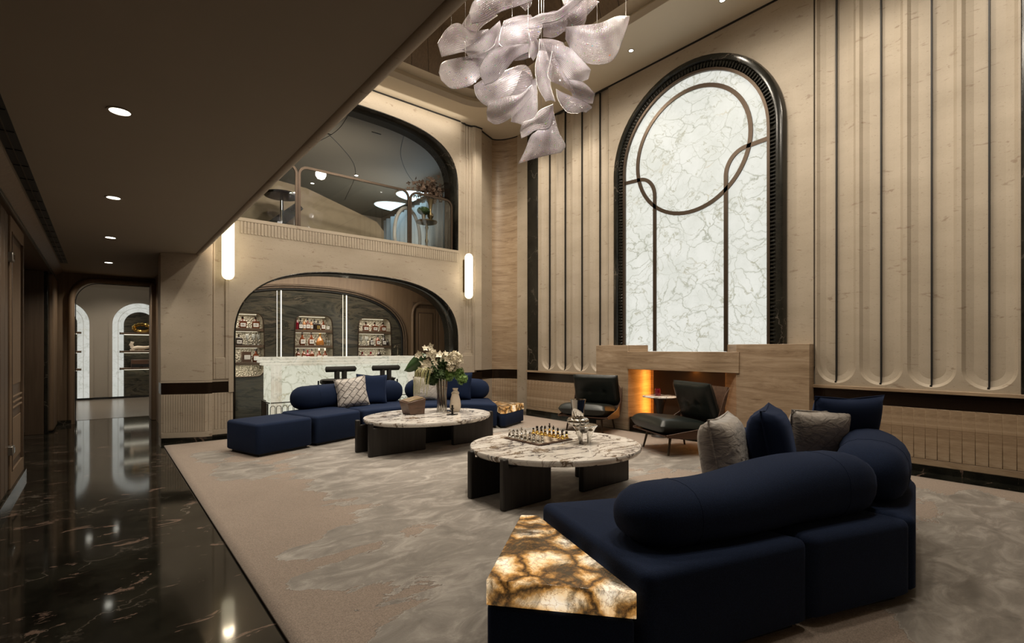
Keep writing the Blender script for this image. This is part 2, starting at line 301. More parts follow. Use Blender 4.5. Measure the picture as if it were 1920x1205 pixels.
# ------------------------------------------------------------------ mesh helpers
class B:
    def __init__(s): s.v = []; s.f = []; s.uv = None
    def add(s, vs, fs):
        o = len(s.v); s.v += [tuple(v) for v in vs]; s.f += [tuple(i+o for i in f) for f in fs]; return s
    def box(s, x0, x1, y0, y1, z0, z1):
        return s.add([(x0,y0,z0),(x1,y0,z0),(x1,y1,z0),(x0,y1,z0),(x0,y0,z1),(x1,y0,z1),(x1,y1,z1),(x0,y1,z1)],
                     [(0,3,2,1),(4,5,6,7),(0,1,5,4),(1,2,6,5),(2,3,7,6),(3,0,4,7)])
    def prism(s, poly, z0, z1):
        n = len(poly)
        if sum(poly[i][0]*poly[(i+1)%n][1]-poly[(i+1)%n][0]*poly[i][1] for i in range(n)) < 0: poly = poly[::-1]
        vs = [(x, y, z0) for x, y in poly]+[(x, y, z1) for x, y in poly]
        return s.add(vs, [tuple(range(n-1, -1, -1)), tuple(range(n, 2*n))]+[(i, (i+1)%n, n+(i+1)%n, n+i) for i in range(n)])
    def xprism(s, poly, a0, a1, axis='x'):      # poly in (y,z) swept along x, or (x,z) swept along y
        n = len(poly)
        f = (lambda p, a: (a, p[0], p[1])) if axis == 'x' else (lambda p, a: (p[0], a, p[1]))
        vs = [f(p, a0) for p in poly]+[f(p, a1) for p in poly]
        return s.add(vs, [tuple(range(n)), tuple(range(2*n-1, n-1, -1))]+[(i, n+i, n+(i+1)%n, (i+1)%n) for i in range(n)])
    def lathe(s, prof, c=(0, 0, 0), n=24, sx=1, sy=1):
        vs = []; m = len(prof)
        for k in range(n):
            a = 2*PI*k/n
            for r, z in prof: vs.append((c[0]+r*sx*math.cos(a), c[1]+r*sy*math.sin(a), c[2]+z))
        fs = [(k*m+j, ((k+1)%n)*m+j, ((k+1)%n)*m+j+1, k*m+j+1) for k in range(n) for j in range(m-1)]
        if prof[0][0] > 1e-6: fs.append(tuple(k*m for k in range(n))[::-1])
        if prof[-1][0] > 1e-6: fs.append(tuple(k*m+m-1 for k in range(n)))
        return s.add(vs, fs)
    def tube(s, pts, r, n=8, closed=False, cap=True):
        pts = [Vector(p) for p in pts]; R = r if isinstance(r, (list, tuple)) else [r]*len(pts); vs = []; up = None
        for i, p in enumerate(pts):
            if closed: t = pts[(i+1)%len(pts)]-pts[i-1]
            else: t = pts[min(i+1, len(pts)-1)]-pts[max(i-1, 0)]
            t.normalize()
            if up is None:
                up = Vector((0, 0, 1)) if abs(t.z) < .9 else Vector((1, 0, 0))
            a = t.cross(up); 
            if a.length < 1e-6: a = t.cross(Vector((0, 1, 0)))
            a.normalize(); b = a.cross(t).normalized(); up = b
            for k in range(n):
                q = 2*PI*k/n; vs.append(p+(a*math.cos(q)+b*math.sin(q))*R[i])
        m = len(pts); fs = []
        for i in range(m if closed else m-1):
            for k in range(n):
                fs.append((i*n+k, i*n+(k+1)%n, ((i+1)%m)*n+(k+1)%n, ((i+1)%m)*n+k))
        if cap and not closed: fs += [tuple(range(n-1, -1, -1)), tuple((m-1)*n+k for k in range(n))]
        return s.add(vs, fs)
    def ribbon(s, pts, wid, nrm, th):           # flat bar along pts; nrm = thickness direction
        pts = [Vector(p) for p in pts]; nrm = Vector(nrm).normalized(); vs = []
        for i, p in enumerate(pts):
            t = (pts[min(i+1, len(pts)-1)]-pts[max(i-1, 0)]).normalized(); a = t.cross(nrm).normalized()*wid/2
            vs += [p-a, p+a, p+a+nrm*th, p-a+nrm*th]
        fs = [(0, 1, 2, 3), tuple(len(vs)-4+k for k in (3, 2, 1, 0))]
        for i in range(len(pts)-1):
            for k in range(4): fs.append((i*4+k, (i+1)*4+k, (i+1)*4+(k+1)%4, i*4+(k+1)%4))
        return s.add(vs, fs)
    def grid(s, fn, nu, nv):
        vs = [fn(i/nu, j/nv) for i in range(nu+1) for j in range(nv+1)]
        return s.add(vs, [(i*(nv+1)+j, (i+1)*(nv+1)+j, (i+1)*(nv+1)+j+1, i*(nv+1)+j+1) for i in range(nu) for j in range(nv)])
    def ball(s, c, r, n=12, m=8):
        rx, ry, rz = r if isinstance(r, (tuple, list)) else (r, r, r)
        return s.lathe([(math.sin(PI*j/m), -math.cos(PI*j/m)) for j in range(m+1)], (0,0,0), n) if False else s._ball(c, rx, ry, rz, n, m)
    def _ball(s, c, rx, ry, rz, n, m):
        vs = [(c[0], c[1], c[2]-rz)]
        for j in range(1, m):
            for k in range(n):
                a = 2*PI*k/n; q = PI*j/m
                vs.append((c[0]+rx*math.sin(q)*math.cos(a), c[1]+ry*math.sin(q)*math.sin(a), c[2]-rz*math.cos(q)))
        vs.append((c[0], c[1], c[2]+rz)); L = len(vs)-1
        fs = [(0, 1+(k+1)%n, 1+k) for k in range(n)]+[(L, L-n+k, L-n+(k+1)%n) for k in range(n)]
        fs += [(1+j*n+k, 1+j*n+(k+1)%n, 1+(j+1)*n+(k+1)%n, 1+(j+1)*n+k) for j in range(m-2) for k in range(n)]
        return s.add(vs, fs)
    def xf(s, mat, start=0):
        for i in range(start, len(s.v)): s.v[i] = tuple(mat @ Vector(s.v[i]))
        return s
    def mesh(s, name, mat, smooth=True, ang=35):
        me = bpy.data.meshes.new(name); me.from_pydata(s.v, [], s.f)
        if mat: me.materials.append(M[mat] if isinstance(mat, str) else mat)
        bm = bmesh.new(); bm.from_mesh(me); bmesh.ops.recalc_face_normals(bm, faces=bm.faces); bm.to_mesh(me); bm.free()
        if smooth:
            me.polygons.foreach_set('use_smooth', [True]*len(me.polygons)); me.set_sharp_from_angle(angle=math.radians(ang))
        me.update(); return me
    def build(s, name, mat, parent=None, loc=None, bevel=0, seg=2, sub=0, smooth=True, ang=35, rot=None):
        o = bpy.data.objects.new(name, s.mesh(name, mat, smooth, ang)); COL.objects.link(o)
        if parent: o.parent = parent
        if loc: o.location = loc
        if rot: o.rotation_euler = rot
        if bevel:
            b = o.modifiers.new('bevel', 'BEVEL'); b.width = bevel; b.segments = seg; b.limit_method = 'ANGLE'; b.angle_limit = math.radians(40)
            if smooth: b.harden_normals = False; o.data.polygons.foreach_set('use_smooth', [True]*len(o.data.polygons))
        if sub:
            m = o.modifiers.new('sub', 'SUBSURF'); m.levels = sub; m.render_levels = sub
        return o
def BX(*a): return B().box(*a)
def tag(o, label=None, cat=None, group=None, kind=None):
    if label: o['label'] = label
    if cat: o['category'] = cat
    if group: o['group'] = group
    if kind: o['kind'] = kind
    return o
def thing(name, label, cat, loc=(0, 0, 0), rz=0, group=None):
    o = bpy.data.objects.new(name, None); COL.objects.link(o); o.location = loc; o.rotation_euler = (0, 0, rz)
    o.empty_display_size = .1
    return tag(o, label, cat, group)
def S(o): o['kind'] = 'structure'; return o
def dup(o, loc=None, rz=None, label=None, group=None, parent=None):
    c = o.copy(); COL.objects.link(c)
    if parent: c.parent = parent
    if loc is not None: c.location = loc
    if rz is not None: c.rotation_euler = (0, 0, rz)
    if label: c['label'] = label
    if group: c['group'] = group
    for ch in o.children:
        dup(ch, parent=c)
    return c
def catmull(P, n):
    P = [Vector(p) for p in P]; out = []
    m = len(P)-1
    if m == 0: return [P[0]]*(n+1)
    for i in range(n+1):
        t = i/n*m; k = min(int(t), m-1); u = t-k
        p1, p2 = P[k], P[k+1]; p0 = P[k-1] if k > 0 else p1*2-p2; p3 = P[k+2] if k+2 <= m else p2*2-p1
        out.append(.5*((2*p1)+(-p0+p2)*u+(2*p0-5*p1+4*p2-p3)*u*u+(-p0+3*p1-3*p2+p3)*u**3))
    return out
def round_poly(poly, r, n=5):
    out = []; m = len(poly)
    for i in range(m):
        rr = r[i] if isinstance(r, (list, tuple)) else r
        p = Vector(poly[i]); a = Vector(poly[i-1])-p; b = Vector(poly[(i+1)%m])-p
        d = min(rr, a.length*.48, b.length*.48); A = p+a.normalized()*d; Bq = p+b.normalized()*d
        for k in range(n+1):
            t = k/n; q = A*(1-t)**2+p*2*t*(1-t)+Bq*t*t; out.append((q.x, q.y))
    return out
RX, RY = math.cos(YAW), -math.sin(YAW)      # a horizontal frame turned 39.8 degrees, shared by the bouquet, vase and chandelier
def fr(c, r, w, z=0): return (c[0]+RX*r-RY*w, c[1]+RY*r+RX*w, c[2]+z)
HC = 5.38; LC = 2.425; XW = 6.19; YW = 7.53; XB = 3.185

# =================================================================== STRUCTURE
S(BX(-3, 7.6, -4.2, 11.0, -.1, 0).build('floor', 'bmarb'))
S(BX(-3, 3.0, 11.0, 16, -.1, .003).build('floor_back_room', 'tile'))

# --- right-hand wall: base, panels, band, strips
wr = S(BX(XW+.06, XW+.5, -4.2, 2.87-.0, 0, HC).box(XW+.06, XW+.5, 4.49, 7.4, 0, HC).box(XW+.06, XW+.5, 2.87, 4.49, 1.0, HC).box(XW+.34, XW+.5, 2.87, 4.49, 0, 1.0).build('wall_right', 'lime'))
BX(XW, XW+.062, 2.09, 5.01, 1.0, HC-.02).build('stone_slab', 'lime', wr)
def flute_panel(yc, h):
    b = B(); x0 = XW; dp = .044; z0 = .80; z1 = HC-.03; zc = .83+.182
    rows = []
    def uout(r): return [(yc-r, z1+(zc-z1)*k/14) for k in range(14)]+[(yc-r*math.cos(PI*k/18), zc-r*math.sin(PI*k/18)) for k in range(19)]+[(yc+r, zc+(z1-zc)*(k+1)/14) for k in range(14)]
    O = [(yc-h, z1)]+[(yc-h, zc+.02)]+[(yc-h, z0) if k == 0 else None for k in range(0)]
    u1, u2, u3 = uout(.186), uout(.160), uout(.105)
    n = len(u1); rect = []
    for (y, z) in u1:
        if z >= zc-1e-9 and abs(abs(y-yc)-.186) < 1e-6: rect.append((yc-h if y < yc else yc+h, z))
        else:
            a = math.atan2(z-zc, y-yc); c, s_ = math.cos(a), math.sin(a)
            t = min(h/abs(c) if abs(c) > 1e-6 else 9, (zc-z0)/abs(s_) if abs(s_) > 1e-6 else 9); rect.append((yc+c*t, zc+s_*t))
    for cy_ in (yc-h, yc+h):
        i = min(range(n), key=lambda i: (rect[i][0]-cy_)**2+(rect[i][1]-z0)**2); rect[i] = (cy_, z0)
    vs = [(x0, y, z) for y, z in rect]+[(x0, y, z) for y, z in u1]+[(x0+dp*.62, y, z) for y, z in u2]+[(x0+dp, y, z) for y, z in u3]
    fs = [(k*n+i, k*n+i+1, (k+1)*n+i+1, (k+1)*n+i) for k in range(3) for i in range(n-1)]
    # slightly bellied field inside the flute
    m = len(vs); vs += [(x0+dp, yc, z) for y, z in u3]; fs += [(3*n+i, 3*n+i+1, m+i+1, m+i) for i in range(n-1)]
    b.add(vs, fs); return b
proto = None
for i, yc in enumerate((6.39, 6.0, 5.61, 5.22, 1.87, 1.465, 1.06, .655)):
    h = .195 if yc > 3 else .2025
    flute_panel(yc, h).build('fluted_stone_panel', 'lime', wr, ang=12)
    st = B().box(XW+.012, XW+.046, yc-.006, yc+.006, .845, HC-.02).box(XW+.006, XW+.04, yc-.006, yc+.012, .828, .85)
    st.build('bronze_strip', 'black', wr)
BX(XW, XW+.062, 6.585, 6.67, .80, HC-.02).build('stone_slab', 'lime', wr)
BX(XW, XW+.062, 5.012, 5.03, .80, HC-.02).build('stone_slab', 'lime', wr)
BX(XW-.012, XW+.062, 6.67, 6.96, .80, HC-.02).build('black_marble_pilaster', 'bframe', wr, bevel=.006)
BX(XW-.012, XW+.062, .1, .45, .80, HC-.02).build('black_marble_pilaster', 'bframe', wr, bevel=.006)
BX(XW, XW+.062, -4.2, .1, .80, HC-.02).build('stone_slab', 'lime', wr)
for (y0, y1) in ((-4.2, 2.09), (5.09, 6.98)):
    BX(XW-.03, XW+.062, y0, y1, .767, .802).build('travertine_ledge', 'trav', wr, bevel=.004)
    BX(XW+.005, XW+.062, y0, y1, .619, .767).build('bronze_band', 'band', wr)
    BX(XW-.005, XW+.062, y0, y1, .066, .125).build('travertine_foot', 'trav', wr, bevel=.002)
    n = int((min(y1, 8)-max(y0, -.6))/.0875); a = max(y0, -.6); d = (y1-a)/n; first = None
    for k in range(n):
        if first is None: first = BX(XW-.006, XW+.03, a+.0004, a+d-.0004, .127, .619).build('travertine_strip', 'trav', wr, bevel=.0025, seg=1)
        else:
            c = first.copy(); COL.objects.link(c); c.parent = wr; c.location = (0, k*d, 0)
S(BX(XW-.02, XW+.03, -4.2, 2.06, 0, .066).box(XW-.02, XW+.03, 5.1, 6.98, 0, .066).build('baseboard_right', 'bmarb'))

# --- concave travertine corner and stone chamfer on the right of the bar wall
def wall_path(path, z0, z1, th=.05):
    P = [Vector((p[0], p[1])) for p in path]; n = len(P); vs = []
    for i, p in enumerate(P):
        t = (P[min(i+1, n-1)]-P[max(i-1, 0)]).normalized(); q = p+Vector((-t.y, t.x))*th
        vs += [(p.x, p.y, z0), (q.x, q.y, z0), (q.x, q.y, z1), (p.x, p.y, z1)]
    fs = [(0, 1, 2, 3), tuple(4*(n-1)+k for k in (3, 2, 1, 0))]
    for i in range(n-1):
        for k in range(4): fs.append((4*i+k, 4*i+4+k, 4*i+4+(k+1)%4, 4*i+(k+1)%4))
    return B().add(vs, fs)
C0, C1, C2, C3 = Vector((5.95, 7.76)), Vector((6.16, 7.74)), Vector((6.33, 7.35)), Vector((6.24, 6.94))
arc = [tuple(C0*(1-t)**3+C1*3*t*(1-t)**2+C2*3*t*t*(1-t)+C3*t**3) for t in [k/16 for k in range(17)]]
wc = S(wall_path(arc, .80, HC, .1).build('wall_corner', 'trav', ang=50))
wall_path(arc, .619, .80, .1).build('bronze_band', 'band', wc, ang=50)
wall_path(arc, .0, .062, .12).build('baseboard_piece', 'bmarb', wc, ang=50)
for k in range(0, 16):
    seg = arc[k:k+2]; a, b_ = Vector(seg[0]), Vector(seg[1]); 
    wall_path([a.lerp(b_, .03), a.lerp(b_, .97)], .062, .619, .1).build('travertine_strip', 'trav', wc)
ch = [(5.53, 7.53), (5.58, 7.60), (5.95, 7.76)]
wch = S(wall_path(ch, .80, HC, .1).build('wall_chamfer', 'lime', ang=20))
wall_path(ch, .619, .80, .1).build('bronze_band', 'band', wch); wall_path(ch, .066, .619, .1).build('stone_foot', 'lime', wch); wall_path(ch, 0, .066, .12).build('baseboard_piece', 'bmarb', wch)

# --- bar wall with the two arches
def sup(a, w, h, n): c, s_ = math.cos(a), math.sin(a); return (w*math.copysign(abs(c)**(2/n), c), h*abs(s_)**(2/n))
def arch_top(w, zs, h, n, m=48):
    out = []
    for k in range(m+1):
        x, z = sup(PI-PI*k/m, w, h, n); out.append((XB+x, zs+z))
    return out
LOW = arch_top(1.815, 1.30, 1.09, 2.7); UP = arch_top(1.815, 4.0, 1.07, 3.1)
RV = .44
wb = B()
F = lambda x, z: (x, YW, z)
n = len(LOW)
vs = []
UPx = []
def ztop(curve, x):
    for (a, b) in zip(curve, curve[1:]):
        if a[0]-1e-9 <= x <= b[0]+1e-9:
            t = (x-a[0])/(b[0]-a[0]) if b[0] > a[0] else 0; return a[1]+(b[1]-a[1])*t
    return curve[-1][1]
for crv, zb in ((LOW, 3.0), (UP, HC)):
    base = len(wb.v); vv = []
    for (x, z) in crv: vv += [F(x, z), F(x, zb)]
    wb.add(vv, [(2*i, 2*i+2, 2*i+3, 2*i+1) for i in range(len(crv)-1)])
# thin side returns left/right of openings
wb.box(XB-1.815-.06, XB-1.815, YW, YW+RV, 0.62, HC)
wb.box(XB+1.815, XB+1.815+.03, YW, YW+RV, 0.80, HC)
wback = S(wb.build('wall_bar', 'lime', ang=20))
BX(XB-1.9, XB+1.9, YW+RV-.01, YW+RV+.05, 2.52, 2.98).build('inner_lintel', 'panel', wback)
def reveal(crv, zb, close_bottom):
    pts = [(crv[0][0], zb)]+crv+[(crv[-1][0], zb)]
    b = B(); vs = []
    for i, (x, z) in enumerate(pts): vs += [(x, YW-.004, z), (x, YW+RV, z)]
    b.add(vs, [(2*i, 2*i+1, 2*i+3, 2*i+2) for i in range(len(pts)-1)])
    return b
r1 = reveal(LOW, 0, False).build('black_marble_arch', 'bframe', wback, ang=50); r2 = reveal(UP, 3.0, True).build('black_marble_arch', 'bframe', wback, ang=50)
for r in (r1, r2):
    m = r.modifiers.new('s', 'SOLIDIFY'); m.thickness = .02; m.offset = -1
S(BX(XB-1.815, XB+1.815, YW+.004, YW+RV, 2.975, 3.0).build('trim_1', 'black'))
# fluted band below the upper opening
fb = B()
k = 0; x = 1.45
while x < 4.95:
    fb.box(x, x+.026, YW-.010, YW+.001, 2.785, 2.95); x += .0432
fl = fb.build('fluting', 'lime', wback); fl['kind'] = 'stuff'
BX(1.40, 5.0, YW-.012, YW+.001, 2.953, 2.998).build('stone_sill', 'lime', wback)
# right pier: nested stepped recess with reeds
def steps(x0, x1, sgn, par):
    lay = [(.0, .0), (.05, .04), (.10, .08)]
    zs = [1.085, 1.123, 1.182]
    # three stepped frames, the deepest in the middle
    for i, (dx, _) in enumerate(lay):
        y0 = YW+.025*i; y1 = YW+.025*(i+1)
        a, b_ = (x0+.04+.05*i, x1-.025-.012*i) if sgn > 0 else (x0+.025+.012*i, x1-.04-.05*i)
        q = B(); q.box(x0, a, y0, y1, .80, HC).box(b_, x1, y0, y1, .80, HC).box(a, b_, y0, y1, .80, zs[i])
        q.build('stepped_frame', 'lime', par, bevel=.004)
    BX(x0, x1, YW+.075, YW+.12, .80, HC).build('recess_back', 'lime', par)
    c = (x0+x1)/2+sgn*.03
steps(5.03, 5.36, 1, wback)
steps(1.13, 1.31, -1, wback)
def reed(x, y, z0, z1, r, par):
    B().lathe([(r, z0), (r, z1)], (x, y, 0), 12).build('stone_reed', 'lime', par)
for x in (5.19, 5.25, 5.31): reed(x, YW+.082, 1.19, HC, .026, wback)
wp = S(BX(5.36, 5.53, YW-.012, YW+.1, .80, HC).build('wall_pier_right', 'lime', bevel=.01))
BX(5.0, 5.53, YW-.012, YW+.1, .066, .619).build('stone_foot', 'lime', wp); BX(5.0, 5.535, YW-.006, YW+.1, .619, .767).build('bronze_band', 'band', wp)
BX(5.0, 5.36, YW-.002, YW+.1, .767, .81).build('stone_slab', 'lime', wp); BX(5.0, 5.54, YW-.02, YW+.1, 0, .066).build('baseboard_piece', 'bmarb', wp)
# left pier next to the corridor
pierpoly = [(.57, 7.66), (.60, 7.645), (1.02, 7.44), (1.11, 7.44), (1.11, 7.55), (1.31, 7.55), (1.31, 8.0), (.57, 8.0)]
wl = S(B().prism(pierpoly, .79, HC).build('wall_pier_left', 'lime', bevel=.004))
ppb = [(.575, 7.665), (.60, 7.650), (1.02, 7.445), (1.105, 7.445), (1.105, 7.545), (1.365, 7.545), (1.365, 7.97), (.575, 8.0)]
B().prism(ppb, .619, .767).build('bronze_band', 'band', wl)
B().prism([(x-.004 if x < 1 else x, y-.004) for x, y in ppb], .767, .79).build('stone_slab', 'lime', wl)
B().prism(ppb, .125, .619).build('stone_core', 'lime', wl)
B().prism([(x, y-.008) for x, y in ppb[:6]]+ppb[6:], .062, .13).build('stone_foot', 'lime', wl, bevel=.003)
B().prism([(x, y-.002) for x, y in ppb[:6]]+ppb[6:], 0, .062).build('baseboard_piece', 'bmarb', wl)
st = B()
def strips(p, q, n, off=.007):
    p, q = Vector(p), Vector(q); t = (q-p).normalized(); nn = Vector((t.y, -t.x))
    for k in range(n):
        a = p.lerp(q, k/n)+t*.0022; b_ = p.lerp(q, (k+1)/n)-t*.0022
        st.prism([tuple(a), tuple(b_), tuple(b_+nn*off), tuple(a+nn*off)], .135, .615)
strips((.60, 7.650), (1.02, 7.445), 17); strips((1.11, 7.545), (1.365, 7.545), 7); strips((1.02, 7.445), (1.105, 7.445), 2)
o = st.build('fluting', 'lime', wl); o['kind'] = 'stuff'
BX(1.11, 1.37, YW+.012, YW+.1, .79, 1.10).build('stone_slab', 'lime', wl)
# --- ceilings
def frame_slab(x0, x1, y0, y1, inner, z0, z1):
    b = B(); outer = []; n = len(inner); cx = sum(p[0] for p in inner)/n; cy = sum(p[1] for p in inner)/n
    for (x, y) in inner:
        dx, dy = x-cx, y-cy; t = min((x1-cx)/dx if dx > 1e-6 else ((x0-cx)/dx if dx < -1e-6 else 1e9), (y1-cy)/dy if dy > 1e-6 else ((y0-cy)/dy if dy < -1e-6 else 1e9))
        outer.append((cx+dx*t, cy+dy*t))
    # insert exact corners by snapping nearest
    for c in ((x0, y0), (x1, y0), (x1, y1), (x0, y1)):
        i = min(range(n), key=lambda i: (outer[i][0]-c[0])**2+(outer[i][1]-c[1])**2); outer[i] = c
    vs = [(*p, z0) for p in inner]+[(*p, z0) for p in outer]+[(*p, z1) for p in inner]+[(*p, z1) for p in outer]; fs = []
    for i in range(n):
        j = (i+1)%n; fs += [(i, j, n+j, n+i), (2*n+i, 3*n+i, 3*n+j, 2*n+j), (i, 2*n+i, 2*n+j, j), (n+i, n+j, 3*n+j, 3*n+i)]
    return b.add(vs, fs)
TX0, TX1, TY0, TY1 = 1.55, 5.22, -3.2, 6.98
inner = round_poly([(TX0, TY0), (TX1, TY0), (TX1, TY1), (TX0, TY1)], .55, 10)
ce = S(frame_slab(.7, 6.9, -4.2, 8.0, inner, HC, HC+.10).build('ceiling', 'hiceil', ang=30))
inner2 = round_poly([(TX0-.02, TY0-.02), (TX1+.12, TY0-.02), (TX1+.12, TY1+.10), (TX0-.02, TY1+.10)], .6, 10)
inner3 = round_poly([(TX0+.12, TY0+.1), (TX1-.10, TY0+.1), (TX1-.10, TY1-.10), (TX0+.12, TY1-.1)], .5, 10)
def loft(p, q, z0, z1):
    n = len(p); return B().add([(*a, z0) for a in p]+[(*a, z1) for a in q], [(i, (i+1)%n, n+(i+1)%n, n+i) for i in range(n)])
loft(inner, inner2, HC+.10, HC+.22).build('cove_trough', 'hiceil', ce, ang=60)
loft(inner2, inner3, HC+.22, HC+.24).build('cove_lip', 'hiceil', ce, ang=60)
# wood veneer panels lining the tray
inner4 = round_poly([(TX0+.3, TY0+.3), (TX1-.55, TY0+.3), (TX1-.55, TY1-.45), (TX0+.3, TY1-.45)], .4, 10)
n3 = len(inner3)
def edge_pts(poly, step):
    P = [Vector(p) for p in poly]+[Vector(poly[0])]; out = []
    for a, b in zip(P, P[1:]):
        L = (b-a).length; m = max(1, round(L/step)) if L > step*.9 else 1
        out += [(i, a.lerp(b, t/m)) for i, t in [(0, t) for t in range(m)]]
    return [p for _, p in out]
def longsub(p, q, step):
    A = [Vector(a) for a in p]; C = [Vector(a) for a in q]; oa, oc = [], []
    for i in range(len(A)):
        j = (i+1)%len(A); L = (A[j]-A[i]).length; m = max(1, round(L/step))
        for t in range(m): oa.append(A[i].lerp(A[j], t/m)); oc.append(C[i].lerp(C[j], t/m))
    return oa, oc
pa, pc = longsub(inner3, inner4, .30)
for i in range(len(pa)):
    j = (i+1)%len(pa); a0, a1, c0, c1 = pa[i], pa[j], pc[i], pc[j]
    if min(a0.y, a1.y) < -1.0: continue
    e = .012 if (a1-a0).length > .2 else .0
    l = lambda u, v, t: u.lerp(v, t)
    q = [l(a0, a1, e), l(a0, a1, 1-e), l(c0, c1, 1-e), l(c0, c1, e)]
    B().add([(*q[0], HC+.24), (*q[1], HC+.24), (*q[2], HC+.86), (*q[3], HC+.86), (*(q[0]+Vector((.0, .0))), HC+.25), (*q[1], HC+.25), (*q[2], HC+.875), (*q[3], HC+.875)],
            [(0, 1, 2, 3), (7, 6, 5, 4), (0, 4, 5, 1), (1, 5, 6, 2), (2, 6, 7, 3), (3, 7, 4, 0)]).build('wood_panel', 'tray', ce)
for k in range(9):
    y = -3.5+1.25*k
    BX(1.5, 5.1, y+.004, y+1.25-.004, HC+.86, HC+.89).build('wood_panel', 'tray', ce)
BX(.7, 6.9, -4.2, 8.0, HC+.95, HC+1.0).build('ceiling_top', 'black', ce)
# black strips stand in for the shadow gap round the wall tops
S(BX(XW-.012, XW+.02, -4, 6.9, HC-.022, HC-.001).build('gap_shade_1', 'black')); S(BX(1.2, 5.03, YW-.012, YW+.01, HC-.022, HC-.001).build('gap_shade_2', 'black'))
S(wall_path([(p[0], p[1]-.01) for p in arc], HC-.022, HC-.001, .02).build('gap_shade_3', 'black')); S(wall_path([(5.03, 7.52)]+[(5.1, 7.55), (5.15, 7.535), (5.2, 7.56), (5.3, 7.55), (5.36, 7.505), (5.53, 7.505), (5.58, 7.585), (5.95, 7.74)], HC-.022, HC-.001, .02).build('gap_shade_4', 'black'))
# low ceiling over the corridor and its stone nosing
S(BX(-.62, .93, -4.2, 7.60, LC, LC+.12).box(-.62, .72, 7.6, 10.6, LC, LC+.12).build('ceiling_corridor', 'ceil'))
nos = B().xprism([(.925, LC), (.935, LC-.012), (.955, LC-.02), (.975, LC-.012), (.99, LC+.01), (.995, LC+.04), (.995, LC+.62), (.93, LC+.62)], -4.2, 7.46, 'y')
S(nos.build('trim_6', 'lime', ang=50))
S(BX(.70, .93, -4.2, 7.7, LC+.62, 3.06).build('ceiling_fascia', 'lime')); S(BX(.62, .72, -4.2, 7.7, 3.0, HC).build('wall_upper_left', 'plaster'))
# --- left wall of the corridor
XL = -.60
wlf = S(BX(XL-.3, XL-.0, -4.2, 6.52, 0, 2.30).box(XL-.36, XL-.24, 6.52, 10.6, 0, LC).build('wall_left', 'dpanel'))
S(BX(XL-.3, XL+.04, -4.2, 10.6, 2.30, LC).build('trim_7', 'dpanel'))
S(B().xprism([(XL+.04, LC), (XL+.13, LC), (XL+.10, LC-.035), (XL+.04, LC-.07)], -4.2, 10.5, 'y').build('trim_8', 'panel', ang=50))
S(BX(XL+.04, XL+.05, -4.2, 10.5, 2.30, 2.312).box(XL+.03, XL+.046, -4.2, 10.5, 2.34, 2.346).build('trim_9', 'hammer2'))
# linear slot diffuser in the ceiling
sl = tag(BX(-.455, -.375, 1.0, 9.45, LC-.004, LC+.01).build('ceiling_slot', 'black'), 'long black twin-slot air diffuser in the corridor ceiling', 'vent')
BX(-.418, -.412, 1.0, 9.45, LC-.010, LC-.004).build('divider', 'bronze', sl)
for k in range(24): BX(-.45, -.38, 1.2+.34*k, 1.206+.34*k, LC-.008, LC-.004).build('cross_blade', 'darkmetal', sl)
# door leaf nearest the camera on the left
dr = S(BX(XL-.02, XL+.02, 5.62, 6.50, .07, 2.28).build('door_1', 'dpanel'))
for (y0, y1) in ((5.62, 5.70), (6.42, 6.50)): BX(XL+.02, XL+.034, y0, y1, .07, 2.28).build('door_stile', 'panel', dr, bevel=.003)
for z0, z1 in ((.07, .2), (2.16, 2.28)): BX(XL+.02, XL+.034, 5.70, 6.42, z0, z1).build('door_rail', 'panel', dr, bevel=.003)
for k in range(3): BX(XL+.016, XL+.034, 5.74, 6.38, .70+.045*k, .715+.045*k).build('bead_moulding', 'panel', dr, bevel=.004)
BX(XL+.02, XL+.027, 5.78, 6.34, .26, .62).build('door_field', 'panel', dr, bevel=.006); BX(XL+.02, XL+.027, 5.78, 6.34, .90, 2.10).build('door_field', 'panel', dr, bevel=.006)
for y in (5.70, 6.42): BX(XL+.018, XL+.04, y-.012, y+.012, .2, 2.16).build('moulding', 'dpanel', dr, bevel=.005)
dr2 = S(BX(XL-.02, XL+.02, 4.0, 5.54, .07, 2.28).build('door_2', 'dpanel'))
for k in range(8): BX(XL+.02, XL+.03, 4.02+.19*k, 4.19+.19*k, .09, 2.26).build('wood_panel', 'dpanel', dr2, bevel=.003)
for z in (.395, 1.93):
    h = BX(XL+.02, XL+.06, 5.50, 5.60, z-.035, z+.035).build('hinge', 'hammer2', dr2, bevel=.004); BX(XL+.06, XL+.064, 5.52, 5.58, z-.02, z+.02).build('hinge_plate', 'chrome', h)
S(BX(XL-.02, XL+.05, 4.0, 6.53, 0, .07).build('baseboard_left', 'bmarb'))
S(BX(XL-.23, XL-.02, 6.52, 6.56, 0, 2.30).build('trim_10', 'dpanel')); 
for k in range(9): S(BX(XL-.24, XL-.222, 6.58+.36*k, 6.93+.36*k, .05, 2.30).build('trim_11', 'dpanel', bevel=.003))
S(BX(XL-.23, XL-.03, 9.55, 9.75, 0, 2.30).build('trim_12', 'dpanel', bevel=.004)); S(BX(XL-.03, XL+.01, 9.55, 9.75, 0, 2.30).build('trim_16', 'bframe', bevel=.006)); spot((-.70, 8.2, 2.28), (-.70, 9.2, 0), 9, 110, 1, .02); S(BX(XL-.23, XL+.06, 9.75, 10.55, 0, 2.30).build('trim_13', 'panel', bevel=.04, seg=4))  # the alcove spot is added to lift its dark panels
S(BX(.635, .74, 10.25, 10.75, .0, 2.30).build('trim_14', 'panel', bevel=.01)); S(BX(.70, .8, 8.0, 10.4, 0, LC).build('wall_corridor_right', 'panel'))
